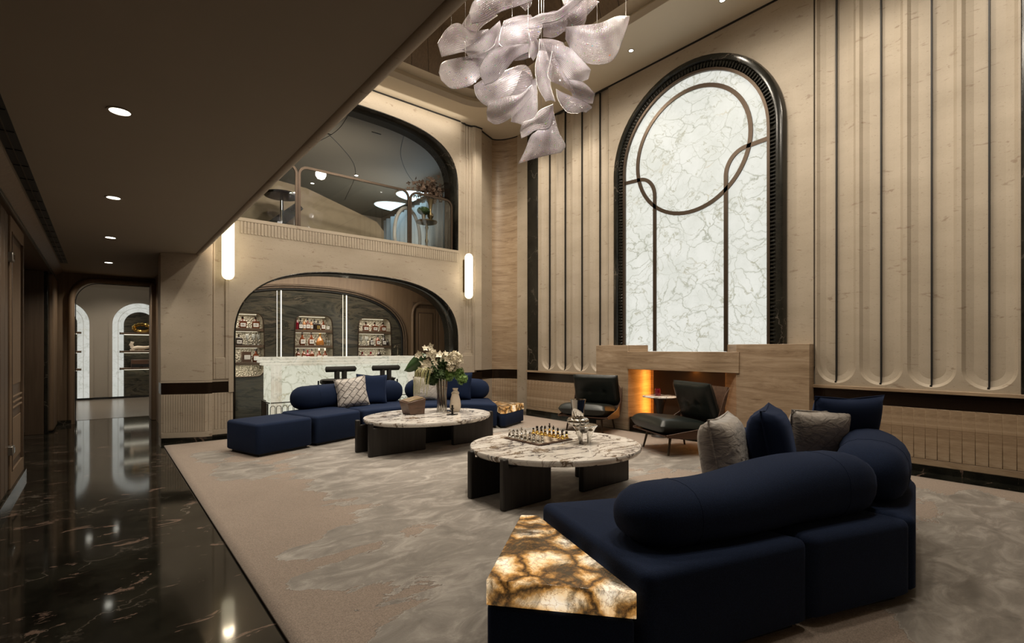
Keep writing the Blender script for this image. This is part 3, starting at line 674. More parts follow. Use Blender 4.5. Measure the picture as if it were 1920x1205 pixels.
# portal at the end of the corridor
YP = 10.6
prt = B(); x0, zt = -.38, 2.325; 
pts = [(x0, 0), (x0, 2.0)]+[(x0+.30-.30*math.cos(a), 2.0+(zt-2.0)*math.sin(a)) for a in [PI/2*k/12 for k in range(1, 13)]]+[(.9, zt)]
cur = [p for p in pts if p[1] >= 2.0]
prt.box(-.95, x0, YP, YP+.30, 0, LC)
for (xa, za), (xb, zb) in zip(cur, cur[1:]):
    if xb > xa+1e-6: prt.xprism([(xa, za), (xb, zb), (xb, LC), (xa, LC)], YP, YP+.30, 'y')
wpt = S(prt.build('wall_portal', 'panel', smooth=False))
mold = [(x, YP-.02, z) for x, z in pts]
B().tube(mold, .045, 10).build('rounded_moulding', 'panel', wpt, ang=60)
B().tube([(x+.052, YP-.03, z-(.05 if z > 2 else 0)) for x, z in pts], .006, 8).build('black_edge', 'black', wpt, ang=60)
S(BX(-.9, -.38, YP-.09, YP+.02, 0, .07).build('baseboard_portal', 'bmarb'))
# --- back room
YR = 15.3
S(BX(-3, 3, YR, YR+.2, 0, 3.0).build('wall_back_room', 'plaster')); S(BX(-3, 3, 10.9, 16, 2.90, 3.0).build('ceiling_back_room', 'plaster'))
S(BX(-3, -2.9, 10.9, 16, 0, 3).build('wall_back_room_left', 'plaster')); S(BX(2.9, 3, 10.9, 16, 0, 3).build('wall_back_room_right', 'plaster'))
S(B().xprism([(YR, 2.9), (YR-.22, 2.9), (YR-.18, 2.84), (YR-.06, 2.76), (YR, 2.66)], -2.9, 2.9).build('trim_15', 'plaster', ang=60))
S(BX(-2.9, 2.9, YR-.015, YR, 0, .05).build('baseboard_back_room', 'black'))
def ring(cx, r0, r1, zs, y0, y1, z0=.05):
    o = [(cx-r1, z0)]+[(cx-r1*math.cos(PI*k/24), zs+r1*math.sin(PI*k/24)) for k in range(25)]+[(cx+r1, z0)]
    i = [(cx-r0, z0)]+[(cx-r0*math.cos(PI*k/24), zs+r0*math.sin(PI*k/24)) for k in range(25)]+[(cx+r0, z0)]
    n = len(o); vs = [(x, y0, z) for x, z in o]+[(x, y0, z) for x, z in i]+[(x, y1, z) for x, z in o]+[(x, y1, z) for x, z in i]
    fs = []
    for k in range(n-1): fs += [(k, k+1, n+k+1, n+k), (2*n+k, 3*n+k, 3*n+k+1, 2*n+k+1), (k, 2*n+k, 2*n+k+1, k+1), (n+k, n+k+1, 3*n+k+1, 3*n+k)]
    fs += [(0, n, 3*n, 2*n), (n-1, 3*n-1, 4*n-1, 2*n-1)][:1]+[(n-1, 3*n-1, 4*n-1, 2*n-1)]
    return B().add(vs, fs)
arches = {}
for cx, nm in ((.72, 'right'), (-.76, 'left')):
    t = thing('arched_display_niche', 'lit white marble arch niche %s' % ('holding a gold ring, a pale sculpture and a brown box' if nm == 'right' else 'half hidden by the left edge of the corridor portal'), 'niche', (cx, YR, 0), 0, 'arched niches in the room beyond the corridor')
    ring(0, .535, .60, 1.80, -.05, -.0).build('plaster_surround', 'plaster', t, ang=50)
    ring(0, .425, .53, 1.80, -.03, -.0).build('lit_marble_band', 'niche', t, ang=50)
    ring(0, .315, .418, 1.80, -.03, -.0).build('lit_marble_band', 'niche', t, ang=50)
    bk = [(-.315, .05)]+[(-.315*math.cos(PI*k/20), 1.8+.315*math.sin(PI*k/20)) for k in range(21)]+[(.315, .05)]
    B().xprism(bk, -.012, -.002, 'y').build('stone_back', 'quartz', t)
    for z in (1.60, 1.16, .75):
        s_ = BX(-.39, .39, -.26, -.01, z-.045, z).build('shelf', 'dpanel', t, bevel=.004)
        BX(-.31, .31, -.24, -.02, z-.052, z-.045).build('led_strip', 'led', s_); BX(-.40, -.385, -.27, -.2, z-.05, z+.005).build('bracket', 'bronze', s_)
gr = B().tube([(.12*math.cos(a)*1.35, 0, .085+.085*math.sin(a)) for a in [2*PI*k/28 for k in range(28)]], [.045+.01*math.sin(3*k) for k in range(28)], 10, closed=True)
tag(gr.build('gold_ring_ornament', 'gold', None, (.76, YR-.14, 1.635)), 'gold torn-edged oval ring ornament on the top shelf of the right arch niche', 'ornament')
sb = B(); sb.tube([(-.17, 0, .05), (-.05, 0, .075), (.06, 0, .07), (.16, 0, .085), (.20, 0, .12)], [.045, .05, .045, .035, .012], 10)
sb.tube([(-.15, 0, .07), (-.17, 0, .15), (-.15, 0, .20), (-.19, 0, .21)], [.045, .035, .04, .02], 10); sb.tube([(-.18, 0, .2), (-.21, 0, .13)], .014, 6)
sb.tube([(.13, .02, .08), (.05, .03, .03), (-.04, .03, .02)], .022, 8); sb.tube([(-.08, -.02, .06), (-.13, -.03, .02), (-.2, -.03, .015)], .018, 8); sb.box(-.16, .2, -.05, .05, 0, .012)
tag(sb.build('reclining_figure', 'cream', None, (.72, YR-.14, 1.160), ang=60), 'cream sculpture of a reclining figure on the middle shelf of the right arch niche', 'sculpture')
bx = tag(BX(-.2, .22, -.09, .09, 0, .19).build('brown_box', 'walnut', None, (.74, YR-.14, .75), bevel=.006), 'long brown lacquered box on the lowest shelf of the right arch niche', 'box')
BX(-.19, .21, -.096, -.09, .01, .085).build('black_front', 'black', bx); B().tube([(.15+.025*math.cos(a), -.098, .14+.025*math.sin(a)) for a in [2*PI*k/16 for k in range(16)]], .004, 6, closed=True).build('round_clasp', 'chrome', bx)
BX(-.03, .03, -.10, -.092, .012, .03).build('clasp', 'chrome', bx)
# enclosing shell behind the camera (plain walls of the same lounge)
S(BX(-1.2, 6.9, -4.3, -4.2, 0, HC+1).build('wall_rear', 'lime'))

# =================================================================== ROUND-HEADED WINDOW
win = thing('arched_onyx_window', 'tall arched backlit white onyx window in a black marble frame', 'window', (XW, 3.62, 0))
def arch_pts(r, zs, z0, m=32): return [(-r, z0)]+[(-r*math.cos(PI*k/m), zs+r*math.sin(PI*k/m)) for k in range(m+1)]+[(r, z0)]
ZS = 3.87
def aring(r0, r1, xa, xb, z0=1.16, prof=None):
    o, i = arch_pts(r1, ZS, z0), arch_pts(r0, ZS, z0); n = len(o)
    if prof is None: prof = [(r1, 0), (r1, xa), (r0, xa), (r0, xb)]
    P = [arch_pts(r, ZS, z0) for r, _ in prof]; vs = []
    for (r, x), pts_ in zip(prof, P): vs += [(x, y, z) for y, z in pts_]
    fs = [(k*n+i_, k*n+i_+1, (k+1)*n+i_+1, (k+1)*n+i_) for k in range(len(prof)-1) for i_ in range(n-1)]
    return B().add(vs, fs)
aring(0, 0, 0, 0, 1.25, [(1.25, .02), (1.25, -.05), (1.235, -.085), (1.20, -.105), (1.165, -.105), (1.155, -.08)]).build('outer_frame', 'bframe', win, ang=30)
aring(0, 0, 0, 0, 1.25, [(1.155, -.08), (1.15, -.055), (1.085, -.03), (1.08, -.05)]).build('fluted_bed', 'bframe', win, ang=30)
# flutes: real little ribs round the frame
rib = BX(-.055, .055, -.010, .010, -.022, .012)
ribs = []
L1 = ZS-1.27; step = .046; r_ = 1.12
nst = int(L1/step)
positions = [(-r_, 1.29+step*k, 0) for k in range(nst)]
nar = int(PI*r_/step)
positions += [(-r_*math.cos(PI*(k+.5)/nar), ZS+r_*math.sin(PI*(k+.5)/nar), PI*(k+.5)/nar) for k in range(nar)]
positions += [(r_, 1.29+step*k, PI) for k in range(nst)]
rm = None
for (y, z, a) in positions:
    b = B().box(-.020, .012, -.036, .036, -.012, .012)
    if rm is None:
        o = b.build('rib', 'bframe', win, bevel=.006, seg=1); rm = o
    else:
        o = rm.copy(); COL.objects.link(o); o.parent = win
    o.location = (-.048, y, z); o.rotation_euler = (a if a != PI else 0, 0, 0)
    o.rotation_euler = (-a if a not in (0, PI) else 0, 0, 0)
aring(0, 0, 0, 0, 1.25, [(1.08, .0), (1.08, -.06), (1.045, -.06), (1.045, -.012)]).build('bronze_inner_frame', 'bronze', win, ang=30)
gp = arch_pts(1.06, ZS, 1.165, 40)
B().xprism(gp, -.022, -.006, 'x').build('onyx_pane', 'onyx', win, smooth=False)
nrm = (-1, 0, 0); X0 = -.02
cir = [(X0, -.01+.835*math.sin(2*PI*k/72), 3.905+.835*math.cos(2*PI*k/72)) for k in range(73)]
B().ribbon(cir, .052, nrm, .022).build('bronze_circle', 'bronze', win, ang=60)
for s_, yc in ((1, .53), (-1, -.53)):
    P = [(X0, yc, 1.17), (X0, yc, 3.30)]+[(X0, yc+s_*.27*(1-math.cos(a)), 3.42+.30*math.sin(a)) for a in [PI/2*k/14 for k in range(15)]]+[(X0, s_*1.05, 3.735)]
    B().ribbon(P, .052, nrm, .022).build('bronze_mullion', 'bronze', win, ang=60)

# =================================================================== FIREPLACE
fp = thing('travertine_fireplace', 'wide travertine fireplace block under the arched window with a recessed dark firebox', 'fireplace', (XW, 3.66, 0))
XF = 5.98-XW
B().prism([(XF, .83), (XF, 1.44), (.02, 1.44), (.33, 1.0), (.33, .785)], .0, 1.258).build('left_block', 'trav', fp, bevel=.004)
B().prism([(XF, -1.60), (XF, -.79), (.0, -.545), (.33, -.60), (.02, -1.57)], .0, 1.258).build('right_block', 'trav', fp, bevel=.004)
B().prism([(XF+.03, .83), (.02, .83), (.02, .555)], 1.10, 1.258).build('left_shoulder', 'trav', fp, bevel=.003)
BX(XF-.02, XF+.26, -.83, .83, .905, 1.165).build('mantel_beam', 'trav', fp, bevel=.004)
BX(.21, .24, -.44, .675, 0.02, .92).build('firebox_back', 'firebox', fp)
BX(.31, .33, -.62, .80, 0, 1.0).build('firebox_lining', 'trav', fp)
BX(XF+.02, .20, -.80, .82, .0, .20).build('hearth', 'band', fp, bevel=.004)
BX(XF+.26, .30, -.62, .62, .95, 1.0).build('firebox_lid', 'black', fp)

# =================================================================== WALL SCONCES, DOWNLIGHTS
def sconce(x, label):
    t = thing('wall_sconce', label, 'wall lamp', (x, YW, 0), 0, 'tall alabaster capsule sconces on the bar wall')
    r = .075; prof = [(0, 2.12)]+[(r*math.sin(a), 2.12+r-r*math.cos(a)) for a in [PI/2*k/6 for k in range(1, 7)]]+[(r*math.cos(a), 2.953-r+r*math.sin(a)) for a in [PI/2*k/6 for k in range(0, 6)]]+[(0, 2.953)]
    B().lathe(prof, (0, -.10, 0), 20).build('alabaster_tube', 'lamp', t, ang=60)
    BX(-.03, .03, -.06, .08, 2.25, 2.85).build('wall_bracket', 'brass', t); B().ball((0, -.1, 2.118), .006).build('finial', 'brass', t)
sconce(1.285, 'glowing alabaster capsule sconce beside the corridor pier, top behind the ceiling edge'); sconce(5.165, 'glowing alabaster capsule sconce on the stepped pier right of the bar arch')
point((1.28, 7.36, 2.5), 5, .06, WARM); point((5.165, 7.36, 2.5), 5, .06, WARM)
def downlight(loc, label, r=.045, grp='recessed downlights'):
    t = thing('recessed_downlight', label, 'downlight', loc, 0, grp)
    B().lathe([(r, 0), (r+.012, 0), (r+.012, -.004), (r, -.004), (r, 0)], (0, 0, 0), 20).build('trim_ring', 'ceil', t); B().lathe([(0, -.002), (r, -.002)], (0, 0, 0), 20).build('lamp_face', 'spotface', t)
for y, l in ((3.24, 'largest round downlight, nearest in the low ceiling'), (5.12, 'second round downlight along the low corridor ceiling'), (6.97, 'third round downlight along the low corridor ceiling'), (9.0, 'fourth round downlight, just before the portal')): downlight((.07, y, LC), l)
downlight((5.69, 4.22, HC), 'small downlight in the high ceiling margin above the arched window', .03); downlight((5.71, 2.91, HC), 'small downlight at the top edge of the photo in the ceiling margin', .03)
downlight((-.22, 14.0, 2.9), 'downlight in the back room ceiling above the left arch niche', .05); downlight((.25, 14.4, 2.9), 'downlight in the back room ceiling between the arch niches', .05)

# =================================================================== RUG
rg = B(); NX, NY = 88, 152; RX0, RX1, RY0, RY1 = .583, 5.82, -1.7, 7.36
rg.grid(lambda u, v: (RX0+(RX1-RX0)*u, RY0+(RY1-RY0)*v, .018), NX, NY)
rm_ = rg.mesh('rug', 'rug'); blobs = [(.9, 6.3, .2, .3), (1.02, 5.35, .24, .36), (1.85, 4.95, .42, .45), (1.85, 4.2, .42, .4), (2.6, 4.5, .6, .5), (2.5, 3.7, .8, .3), (1.7, 3.15, .55, .16), (1.05, 2.98, .28, .09), (2.0, 2.62, .6, .2), (1.35, 2.5, .5, .2), (.9, 2.6, .25, .08), (2.6, 3.2, .4, .4), (1.9, 1.9, .6, .35), (1.15, 1.75, .35, .22), (1.0, 1.2, .6, .4),
 (4.0, 3.9, .8, .7), (4.9, 3.1, .5, .6), (3.6, 5.9, 1.2, .5), (4.9, 5.2, .3, .3), (3.6, .45, .6, .4), (5.1, .6, .45, .35), (2.9, .2, .5, .35), (4.2, 0, .6, .5), (3.2, 3.0, .5, .5), (2.4, 5.6, .7, .4)]
at = rm_.attributes.new('silk', 'FLOAT', 'POINT')
vals = []
for v in rm_.vertices:
    s_ = sum(math.exp(-(((v.co.x-a)/(c*1.12))**2+((v.co.y-b)/(d*1.22))**2)) for a, b, c, d in blobs)
    vals.append(min(1.0, s_*1.05)+.0-.45*math.exp(-((v.co.x-RX0)/.18)**2))
at.data.foreach_set('value', vals)
rug = bpy.data.objects.new('rug', rm_); COL.objects.link(rug)
so = rug.modifiers.new('s', 'SOLIDIFY'); so.thickness = .017; so.offset = -1
tag(rug, 'large taupe rug with carved silver-grey abstract patches under the seating', 'rug')
# =================================================================== SOFAS
def cushion(poly, z0, z1, r=.06, zr=.05, n=6, dome=.015):
    """soft upholstered block: rounded outline, softened top and bottom edges, faintly domed top"""
    P = round_poly(poly, r, 6); N_ = len(P)
    cx = sum(p[0] for p in P)/N_; cy = sum(p[1] for p in P)/N_
    nr = []
    for i in range(N_):
        a = Vector(P[i-1]); b = Vector(P[(i+1)%N_]); t = (b-a).normalized(); nr.append(Vector((t.y, -t.x)))
    area_ = sum(P[i][0]*P[(i+1)%N_][1]-P[(i+1)%N_][0]*P[i][1] for i in range(N_))
    sg = 1 if area_ > 0 else -1
    rings = []
    def rg_(ins, z): return [(P[i][0]-sg*nr[i].x*ins, P[i][1]-sg*nr[i].y*ins, z) for i in range(N_)]
    rings.append(rg_(zr*.4, z0)); rings.append(rg_(0, z0+zr*.4)); rings.append(rg_(0, z1-zr))
    for k in range(1, n+1):
        a = PI/2*k/n; rings.append(rg_(zr*(1-math.cos(a)), z1-zr+zr*math.sin(a)))
    base = rings[-1]
    for s_ in (.9, .72, .48, .22): rings.append([(cx+(x-cx)*s_, cy+(y-cy)*s_, z1+dome*(1-s_*s_)) for x, y, _ in base])
    vs = [v for r_ in rings for v in r_]; m = len(rings); fs = [(k*N_+i, k*N_+(i+1)%N_, (k+1)*N_+(i+1)%N_, (k+1)*N_+i) for k in range(m-1) for i in range(N_)]
    fs += [tuple(range(N_))[::-1]]; vs.append((cx, cy, z1+dome)); L = len(vs)-1; fs += [((m-1)*N_+i, (m-1)*N_+(i+1)%N_, L) for i in range(N_)]
    return B().add(vs, fs)
def bolster(path, prof, z0, cap=1.15):
    """a swooping back roll; path of (x,y), prof of (half thickness, height)"""
    n = 28; P = catmull([(x, y, 0) for x, y in path], n); Q = catmull([(a, b, 0) for a, b in prof], n); b = B(); vs = []; m = 20
    for i, p in enumerate(P):
        t = (P[min(i+1, n)]-P[max(i-1, 0)]).normalized(); s_ = Vector((t.y, -t.x, 0)); hw, h = Q[i].x, Q[i].y
        for k in range(m):
            a = 2*PI*k/m; c, s2 = math.cos(a), math.sin(a)
            e = 2/2.5; cc = math.copysign(abs(c)**e, c); ss = math.copysign(abs(s2)**e, s2)
            lean = .05*(ss*.5+.5)*hw/.17
            vs.append(p+s_*(cc*hw+lean*0)+Vector((0, 0, z0+h/2+ss*h/2)))
    fs = [(i*m+k, i*m+(k+1)%m, (i+1)*m+(k+1)%m, (i+1)*m+k) for i in range(n) for k in range(m)]
    b.add(vs, fs)
    for end, i in ((-1, 0), (1, n)):
        t = (P[min(i+1, n)]-P[max(i-1, 0)]).normalized()*end; s_ = Vector((t.y, -t.x, 0)); hw, h = Q[i].x, Q[i].y; prev = [i*m+k for k in range(m)]; cz = z0+h/2
        for q in (.35, .65, .85, .97):
            sc_ = math.sqrt(1-q*q); ring_ = []
            for k in range(m):
                v = Vector(b.v[i*m+k]); c0 = Vector((P[i].x, P[i].y, cz)); ring_.append(c0+(v-c0)*sc_+t*q*hw*cap)
            st_ = len(b.v); b.add(ring_, []); cur = [st_+k for k in range(m)]
            b.f += [(prev[k], prev[(k+1)%m], cur[(k+1)%m], cur[k]) for k in range(m)]; prev = cur
        b.f.append(tuple(prev))
    return b
def inset(poly, d):
    n = len(poly); cx = sum(p[0] for p in poly)/n; cy = sum(p[1] for p in poly)/n
    return [(cx+(x-cx)*(1-d/max(.05, math.hypot(x-cx, y-cy))), cy+(y-cy)*(1-d/max(.05, math.hypot(x-cx, y-cy)))) for x, y in poly]
def sofa(name, label, mods, box, bols, zs, slab_z, boxlabel):
    t = thing(name, label, 'sofa')
    for poly in mods:
        c = cushion(poly, .05, zs, .055, .035, dome=.012).build('seat_module', 'navy', t, ang=60)
        B().prism(inset(poly, .07), .018, .055).build('plinth', 'black', c)
    for path, prof in bols:
        bo = bolster(path, prof, zs-.015).build('back_bolster', 'navy', t, ang=70)
        vv = bo.data.vertices
        for ring_i in (3, 25): B().tube([tuple(vv[ring_i*20+k].co) for k in range(20)], .002, 5, closed=True).build('piping', 'navy', bo)
    bb = cushion(box, .05, slab_z-.095, .03, .02, dome=0).build('box_base', 'navy', t, ang=60); B().prism(inset(box, .06), .018, .055).build('plinth', 'black', bb)
    B().prism(box, slab_z-.095, slab_z).build('onyx_slab', 'amber', t, bevel=.004)
    return t
A_ = [(1.76, 1.88), (1.475, 1.03), (2.295, .785), (2.21, 1.66)]
B_ = [(2.235, 1.65), (2.31, .78), (2.92, .565), (2.98, 1.50)]
C_ = [(3.00, 1.50), (2.94, .56), (3.84, .73), (3.62, 1.70)]
D_ = [(3.64, 1.71), (3.86, .735), (4.78, 1.36), (4.22, 2.12)]
E_ = [(4.24, 2.14), (4.80, 1.37), (5.25, 2.28), (4.70, 2.50)]
BOXN = [(1.10, 1.47), (1.45, 1.05), (1.735, 1.87), (1.67, 1.93)]
sofa('curved_sofa', 'navy sectional sofa seen from behind, with an amber lit slab at its near end', [A_, B_, C_, D_, E_], BOXN,
     [([(1.80, 1.20), (2.1, 1.09), (2.5, .98), (2.83, .86)], [(.165, .25), (.17, .255), (.175, .30), (.165, .30)]),
      ([(3.17, .80), (3.5, .86), (3.9, 1.03), (4.2, 1.25)], [(.165, .31), (.17, .32), (.17, .30), (.16, .27)])], .40, .34, '')
O_ = [(1.29, 5.86), (1.95, 6.08), (1.76, 6.75), (1.10, 6.51)]
M2 = [(1.99, 6.10), (2.66, 6.34), (2.60, 7.27), (1.80, 6.92)]
M3 = [(2.69, 6.35), (3.62, 6.42), (3.70, 7.33), (2.63, 7.28)]
M4 = [(3.65, 6.42), (4.16, 6.22), (4.50, 7.05), (3.73, 7.33)]
M5 = [(4.18, 6.20), (4.53, 5.77), (5.02, 6.62), (4.53, 7.04)]
BOXF = [(4.56, 5.74), (4.62, 5.69), (5.22, 5.96), (4.98, 6.58)]
sofa('curved_sofa', 'navy sectional sofa on the far side, in front of the bar counter', [O_, M2, M3, M4, M5], BOXF,
     [([(2.13, 6.98), (2.5, 7.10), (3.0, 7.17), (3.48, 7.16)], [(.17, .33), (.18, .335), (.18, .33), (.17, .35)]),
      ([(3.93, 7.13), (4.2, 7.05), (4.55, 6.86), (4.80, 6.64)], [(.17, .35), (.18, .36), (.18, .36), (.165, .34)])], .38, .33, '')
# =================================================================== PILLOWS
def pillow(name, mat, label, loc, rz, tilt, size=.46, th=.15, roll=0, group=None):
    b = B(); n = 14; h = size/2
    def side(sg):
        def fn(u, v):
            x, z = (u*2-1), (v*2-1); prof = ((1-x**4)*(1-z**4))**.55
            k = 1-.10*(1-abs(x)**2)*abs(z)**3*0; px = x*h*(1-.09*(1-z*z)*0-.10*(1-abs(z)**2)*abs(x)**6*1.0); pz = z*h*(1-.10*(1-x*x)*abs(z)**6)
            wr = .006*math.sin(x*9+z*4)*(1-prof)*1.0
            return (px, sg*(th/2*prof+wr*prof), pz)
        return fn
    b.grid(side(1), n, n).grid(side(-1), n, n)
    me = b.mesh(name, mat, ang=180); bm = bmesh.new(); bm.from_mesh(me); bmesh.ops.remove_doubles(bm, verts=bm.verts, dist=.0005); bm.normal_update(); bm.to_mesh(me); bm.free()
    o = bpy.data.objects.new(name, me); COL.objects.link(o); o.location = loc
    o.rotation_euler = (tilt, roll, rz); tag(o, label, 'pillow', group)
    s_ = B().tube([(h*.985*c[0], 0, h*.985*c[1]) for c in [(-1, -1), (0, -.905), (1, -1), (.905, 0), (1, 1), (0, .905), (-1, 1), (-.905, 0)]], .004, 6, closed=True)
    s_.build('piping', mat, o); return o
pillow('throw_pillow', 'silver', 'silver-grey satin pillow nearest the camera, standing edge-on on the near sofa', (2.70, 1.36, .60), math.radians(14), -.16, .46, .22)
pillow('throw_pillow', 'navysat', 'dark navy pillow beside the nearest silver pillow on the near sofa', (2.98, 1.22, .62), math.radians(18), -.16, .50, .23)
pillow('throw_pillow', 'silver', 'crumpled silver-grey satin pillow leaning on a navy one at the near sofa bend', (3.50, 1.17, .61), math.radians(-28), .24, .45, .15)
pillow('throw_pillow', 'navysat', 'navy pillow behind the crumpled silver one at the near sofa bend', (3.72, 1.08, .66), math.radians(-32), .22, .50, .16)
pillow('throw_pillow', 'pat', 'silver pillow with a brown lattice of lines on the far sofa', (2.74, 6.86, .585), math.radians(-14), -.28, .44, .14, -.12)
pillow('throw_pillow', 'navysat', 'navy satin pillow behind the lattice pillow on the far sofa', (3.08, 6.95, .60), math.radians(-12), -.22, .46, .15, .05)
pillow('throw_pillow', 'silver', 'grey ribbed pillow on the far sofa, mostly behind the flower arrangement', (3.95, 6.88, .57), math.radians(-25), -.22, .40, .14)
pillow('throw_pillow', 'navysat', 'navy pillow on the far sofa, right of the flower arrangement', (4.42, 6.66, .60), math.radians(-52), -.2, .46, .15)
# =================================================================== COFFEE TABLES
def coffee_table(label, c, a, b_, legs, zt, rot=0):
    t = thing('coffee_table', label, 'table', (c[0], c[1], 0), 0, 'oval marble coffee tables')
    pr = []
    for k in range(72):
        q = 2*PI*k/72; x_, y_ = a*math.cos(q), b_*math.sin(q); pr.append((x_*math.cos(rot)-y_*math.sin(rot), x_*math.sin(rot)+y_*math.cos(rot)))
    vs = []; th = .052
    for s_, z in ((.90, zt-th), (.975, zt-th+.006), (.995, zt-th*.55), (1.0, zt-.012), (.992, zt)): vs += [(x*s_, y*s_, z) for x, y in pr]
    n = 72; fs = [tuple(range(n))[::-1], tuple(range(4*n, 5*n))]+[(k*n+i, k*n+(i+1)%n, (k+1)*n+(i+1)%n, (k+1)*n+i) for k in range(4) for i in range(n)]
    B().add(vs, fs).build('marble_top', 'viola', t, ang=50)
    for (x0, x1, y, out) in legs:
        L = B(); x0 -= c[0]; x1 -= c[0]; y -= c[1]; hh = zt-.005; zl = zt-th-.012
        e = x0 if out < 0 else x1; i_ = x1 if out < 0 else x0; s_ = 1 if out > 0 else -1
        poly = [(i_, 0.018), (e, 0.018), (e, hh), (e-s_*.05, hh), (e-s_*.05, zl), (i_, zl)]
        if out == 0: poly = [(x0, .018), (x1, .018), (x1, zl), (x0, zl)]
        L.xprism(poly, y-.026, y+.026, 'y'); L.build('leg', 'oak', t, bevel=.012, seg=3)
    return t
coffee_table('nearer oval marble coffee table with a chess set and chrome vase', (2.95, 2.965), .725, .665, [(2.235, 2.72, 2.80, -1), (2.225, 2.72, 3.20, -1), (3.04, 3.66, 2.76, 0), (3.36, 3.64, 3.10, 0)], .40, -.45)
coffee_table('farther oval marble coffee table with the flower arrangement and wooden box', (3.08, 5.28), .80, .66, [(2.23, 2.93, 5.12, -1), (2.22, 2.9, 5.45, -1), (3.31, 3.93, 5.12, 1), (3.1, 3.9, 5.45, 1)], .395)
# =================================================================== LOUNGE CHAIRS
def tufted(w_, d_, th, nx=26, ny=22, tufts=((-.12, .0), (.12, .0)), creases=(-.12, .12)):
    def top(sg):
        def fn(u, v):
            x, y = (u*2-1)*w_/2, (v*2-1)*d_/2; e = max(0, (1-abs(2*x/w_)**6)*(1-abs(2*y/d_)**6))**.4
            z = th/2*e
            for (tx, ty) in tufts: z -= .022*math.exp(-((x-tx)**2+(y-ty)**2)/.0012)*e
            for cx_ in creases: z -= .005*math.exp(-((x-cx_)/.012)**2)*e
            z -= .006*math.exp(-(y/.010)**2)*e
            return (x, y, sg*z)
        return fn
    return B().grid(top(1), nx, ny).grid(top(-1), nx, ny)
def chair(label, c, ang):
    t = thing('lounge_chair', label, 'chair', (c[0], c[1], .018), ang, 'black leather lounge chairs')
    # local: +x forward, y sideways
    W = .74
    b = B(); prof = [(.36, .225), (.10, .205), (-.16, .19), (-.245, .21), (-.285, .27), (-.37, .52), (-.44, .75)]
    P = catmull([(x, 0, z) for x, z in prof], 24); vs = []
    for i, p in enumerate(P):
        t_ = (P[min(i+1, 24)]-P[max(i-1, 0)]).normalized(); nn = Vector((-t_.z, 0, t_.x))*(-.014)
        for y in (-W/2+.01, W/2-.01): vs += [(p.x, y, p.z), (p.x+nn.x, y, p.z+nn.z)]
    fs = []
    for i in range(24): a = 4*i; fs += [(a, a+4, a+6, a+2), (a+1, a+3, a+7, a+5), (a, a+1, a+5, a+4), (a+2, a+6, a+7, a+3)]
    fs += [(0, 2, 3, 1), (96, 97, 99, 98)]
    b.add(vs, fs).build('plywood_shell', 'walnut', t, ang=50)
    for s_ in (-1, 1):
        poly = [(.34, .215), (.355, .245), (-.10, .30), (-.29, .40), (-.385, .66), (-.45, .755), (-.385, .52), (-.295, .25), (-.245, .195), (-.16, .175), (.10, .19)]
        B().xprism(poly, s_*(W/2-.012), s_*W/2, 'y').build('side_wing', 'walnut', t, bevel=.004)
    q = tufted(W-.05, .66, .19, tufts=(), creases=()); M_ = Matrix.Translation((.07, 0, .305)) @ Matrix.Rotation(math.radians(6), 4, 'Y').inverted() @ Matrix.Rotation(PI/2, 4, 'Z'); q.xf(M_)
    me = q.build('seat_cushion', 'leather', t, ang=180)
    q = tufted(W-.04, .50, .14); M_ = Matrix.Translation((-.275, 0, .56)) @ Matrix.Rotation(math.radians(-72), 4, 'Y') @ Matrix.Rotation(PI/2, 4, 'Z'); q.xf(M_)
    q.build('back_cushion', 'leather', t, ang=180)
    for (x, y) in ((.24, .24), (.24, -.24), (-.27, .24), (-.27, -.24)):
        B().tube([(x*.93, y*1.0, .215), (x*1.12, y*1.12, 0.0)], [.016, .011], 10).build('leg', 'bronze', t)
    B().tube([(.22, .24, .195), (.22, -.24, .195)], .011, 8).tube([(-.25, .24, .18), (-.25, -.24, .18)], .011, 8).tube([(.22, .24, .195), (-.25, .24, .18)], .011, 8).tube([(.22, -.24, .195), (-.25, -.24, .18)], .011, 8).build('under_frame', 'darkmetal', t)
chair('black leather lounge chair facing the room, left of the fireplace opening', (5.50, 4.80), math.atan2(-.37, -.93))
chair('black leather lounge chair turned side-on, in front of the firebox', (5.17, 3.20), math.atan2(.424, -.905))
# side table and candle
stb = thing('side_table', 'small round marble-topped pedestal table between the lounge chairs', 'table', (5.80, 3.83, 0))
B().lathe([(0, .545), (.21, .545), (.228, .553), (.228, .562), (.222, .567), (0, .567)], n=40).build('marble_top', 'viola', stb, ang=50)
B().lathe([(0, .0), (.115, .0), (.115, .02), (.075, .04), (.05, .10), (.04, .22), (.042, .34), (.06, .44), (.085, .52), (.09, .545), (0, .545)], n=24).build('pedestal', 'oak', stb, ang=50)
cd = tag(B().lathe([(0, 0), (.040, 0), (.042, .01), (.042, .085), (.038, .088), (0, .088)], n=24).build('red_candle', 'red', None, (5.80, 3.86, .567), ang=40), 'deep red glass candle jar on the small side table', 'candle')
B().lathe([(0, .088), (.036, .088), (.036, .1), (0, .1)], n=20).build('lid', 'red', cd)

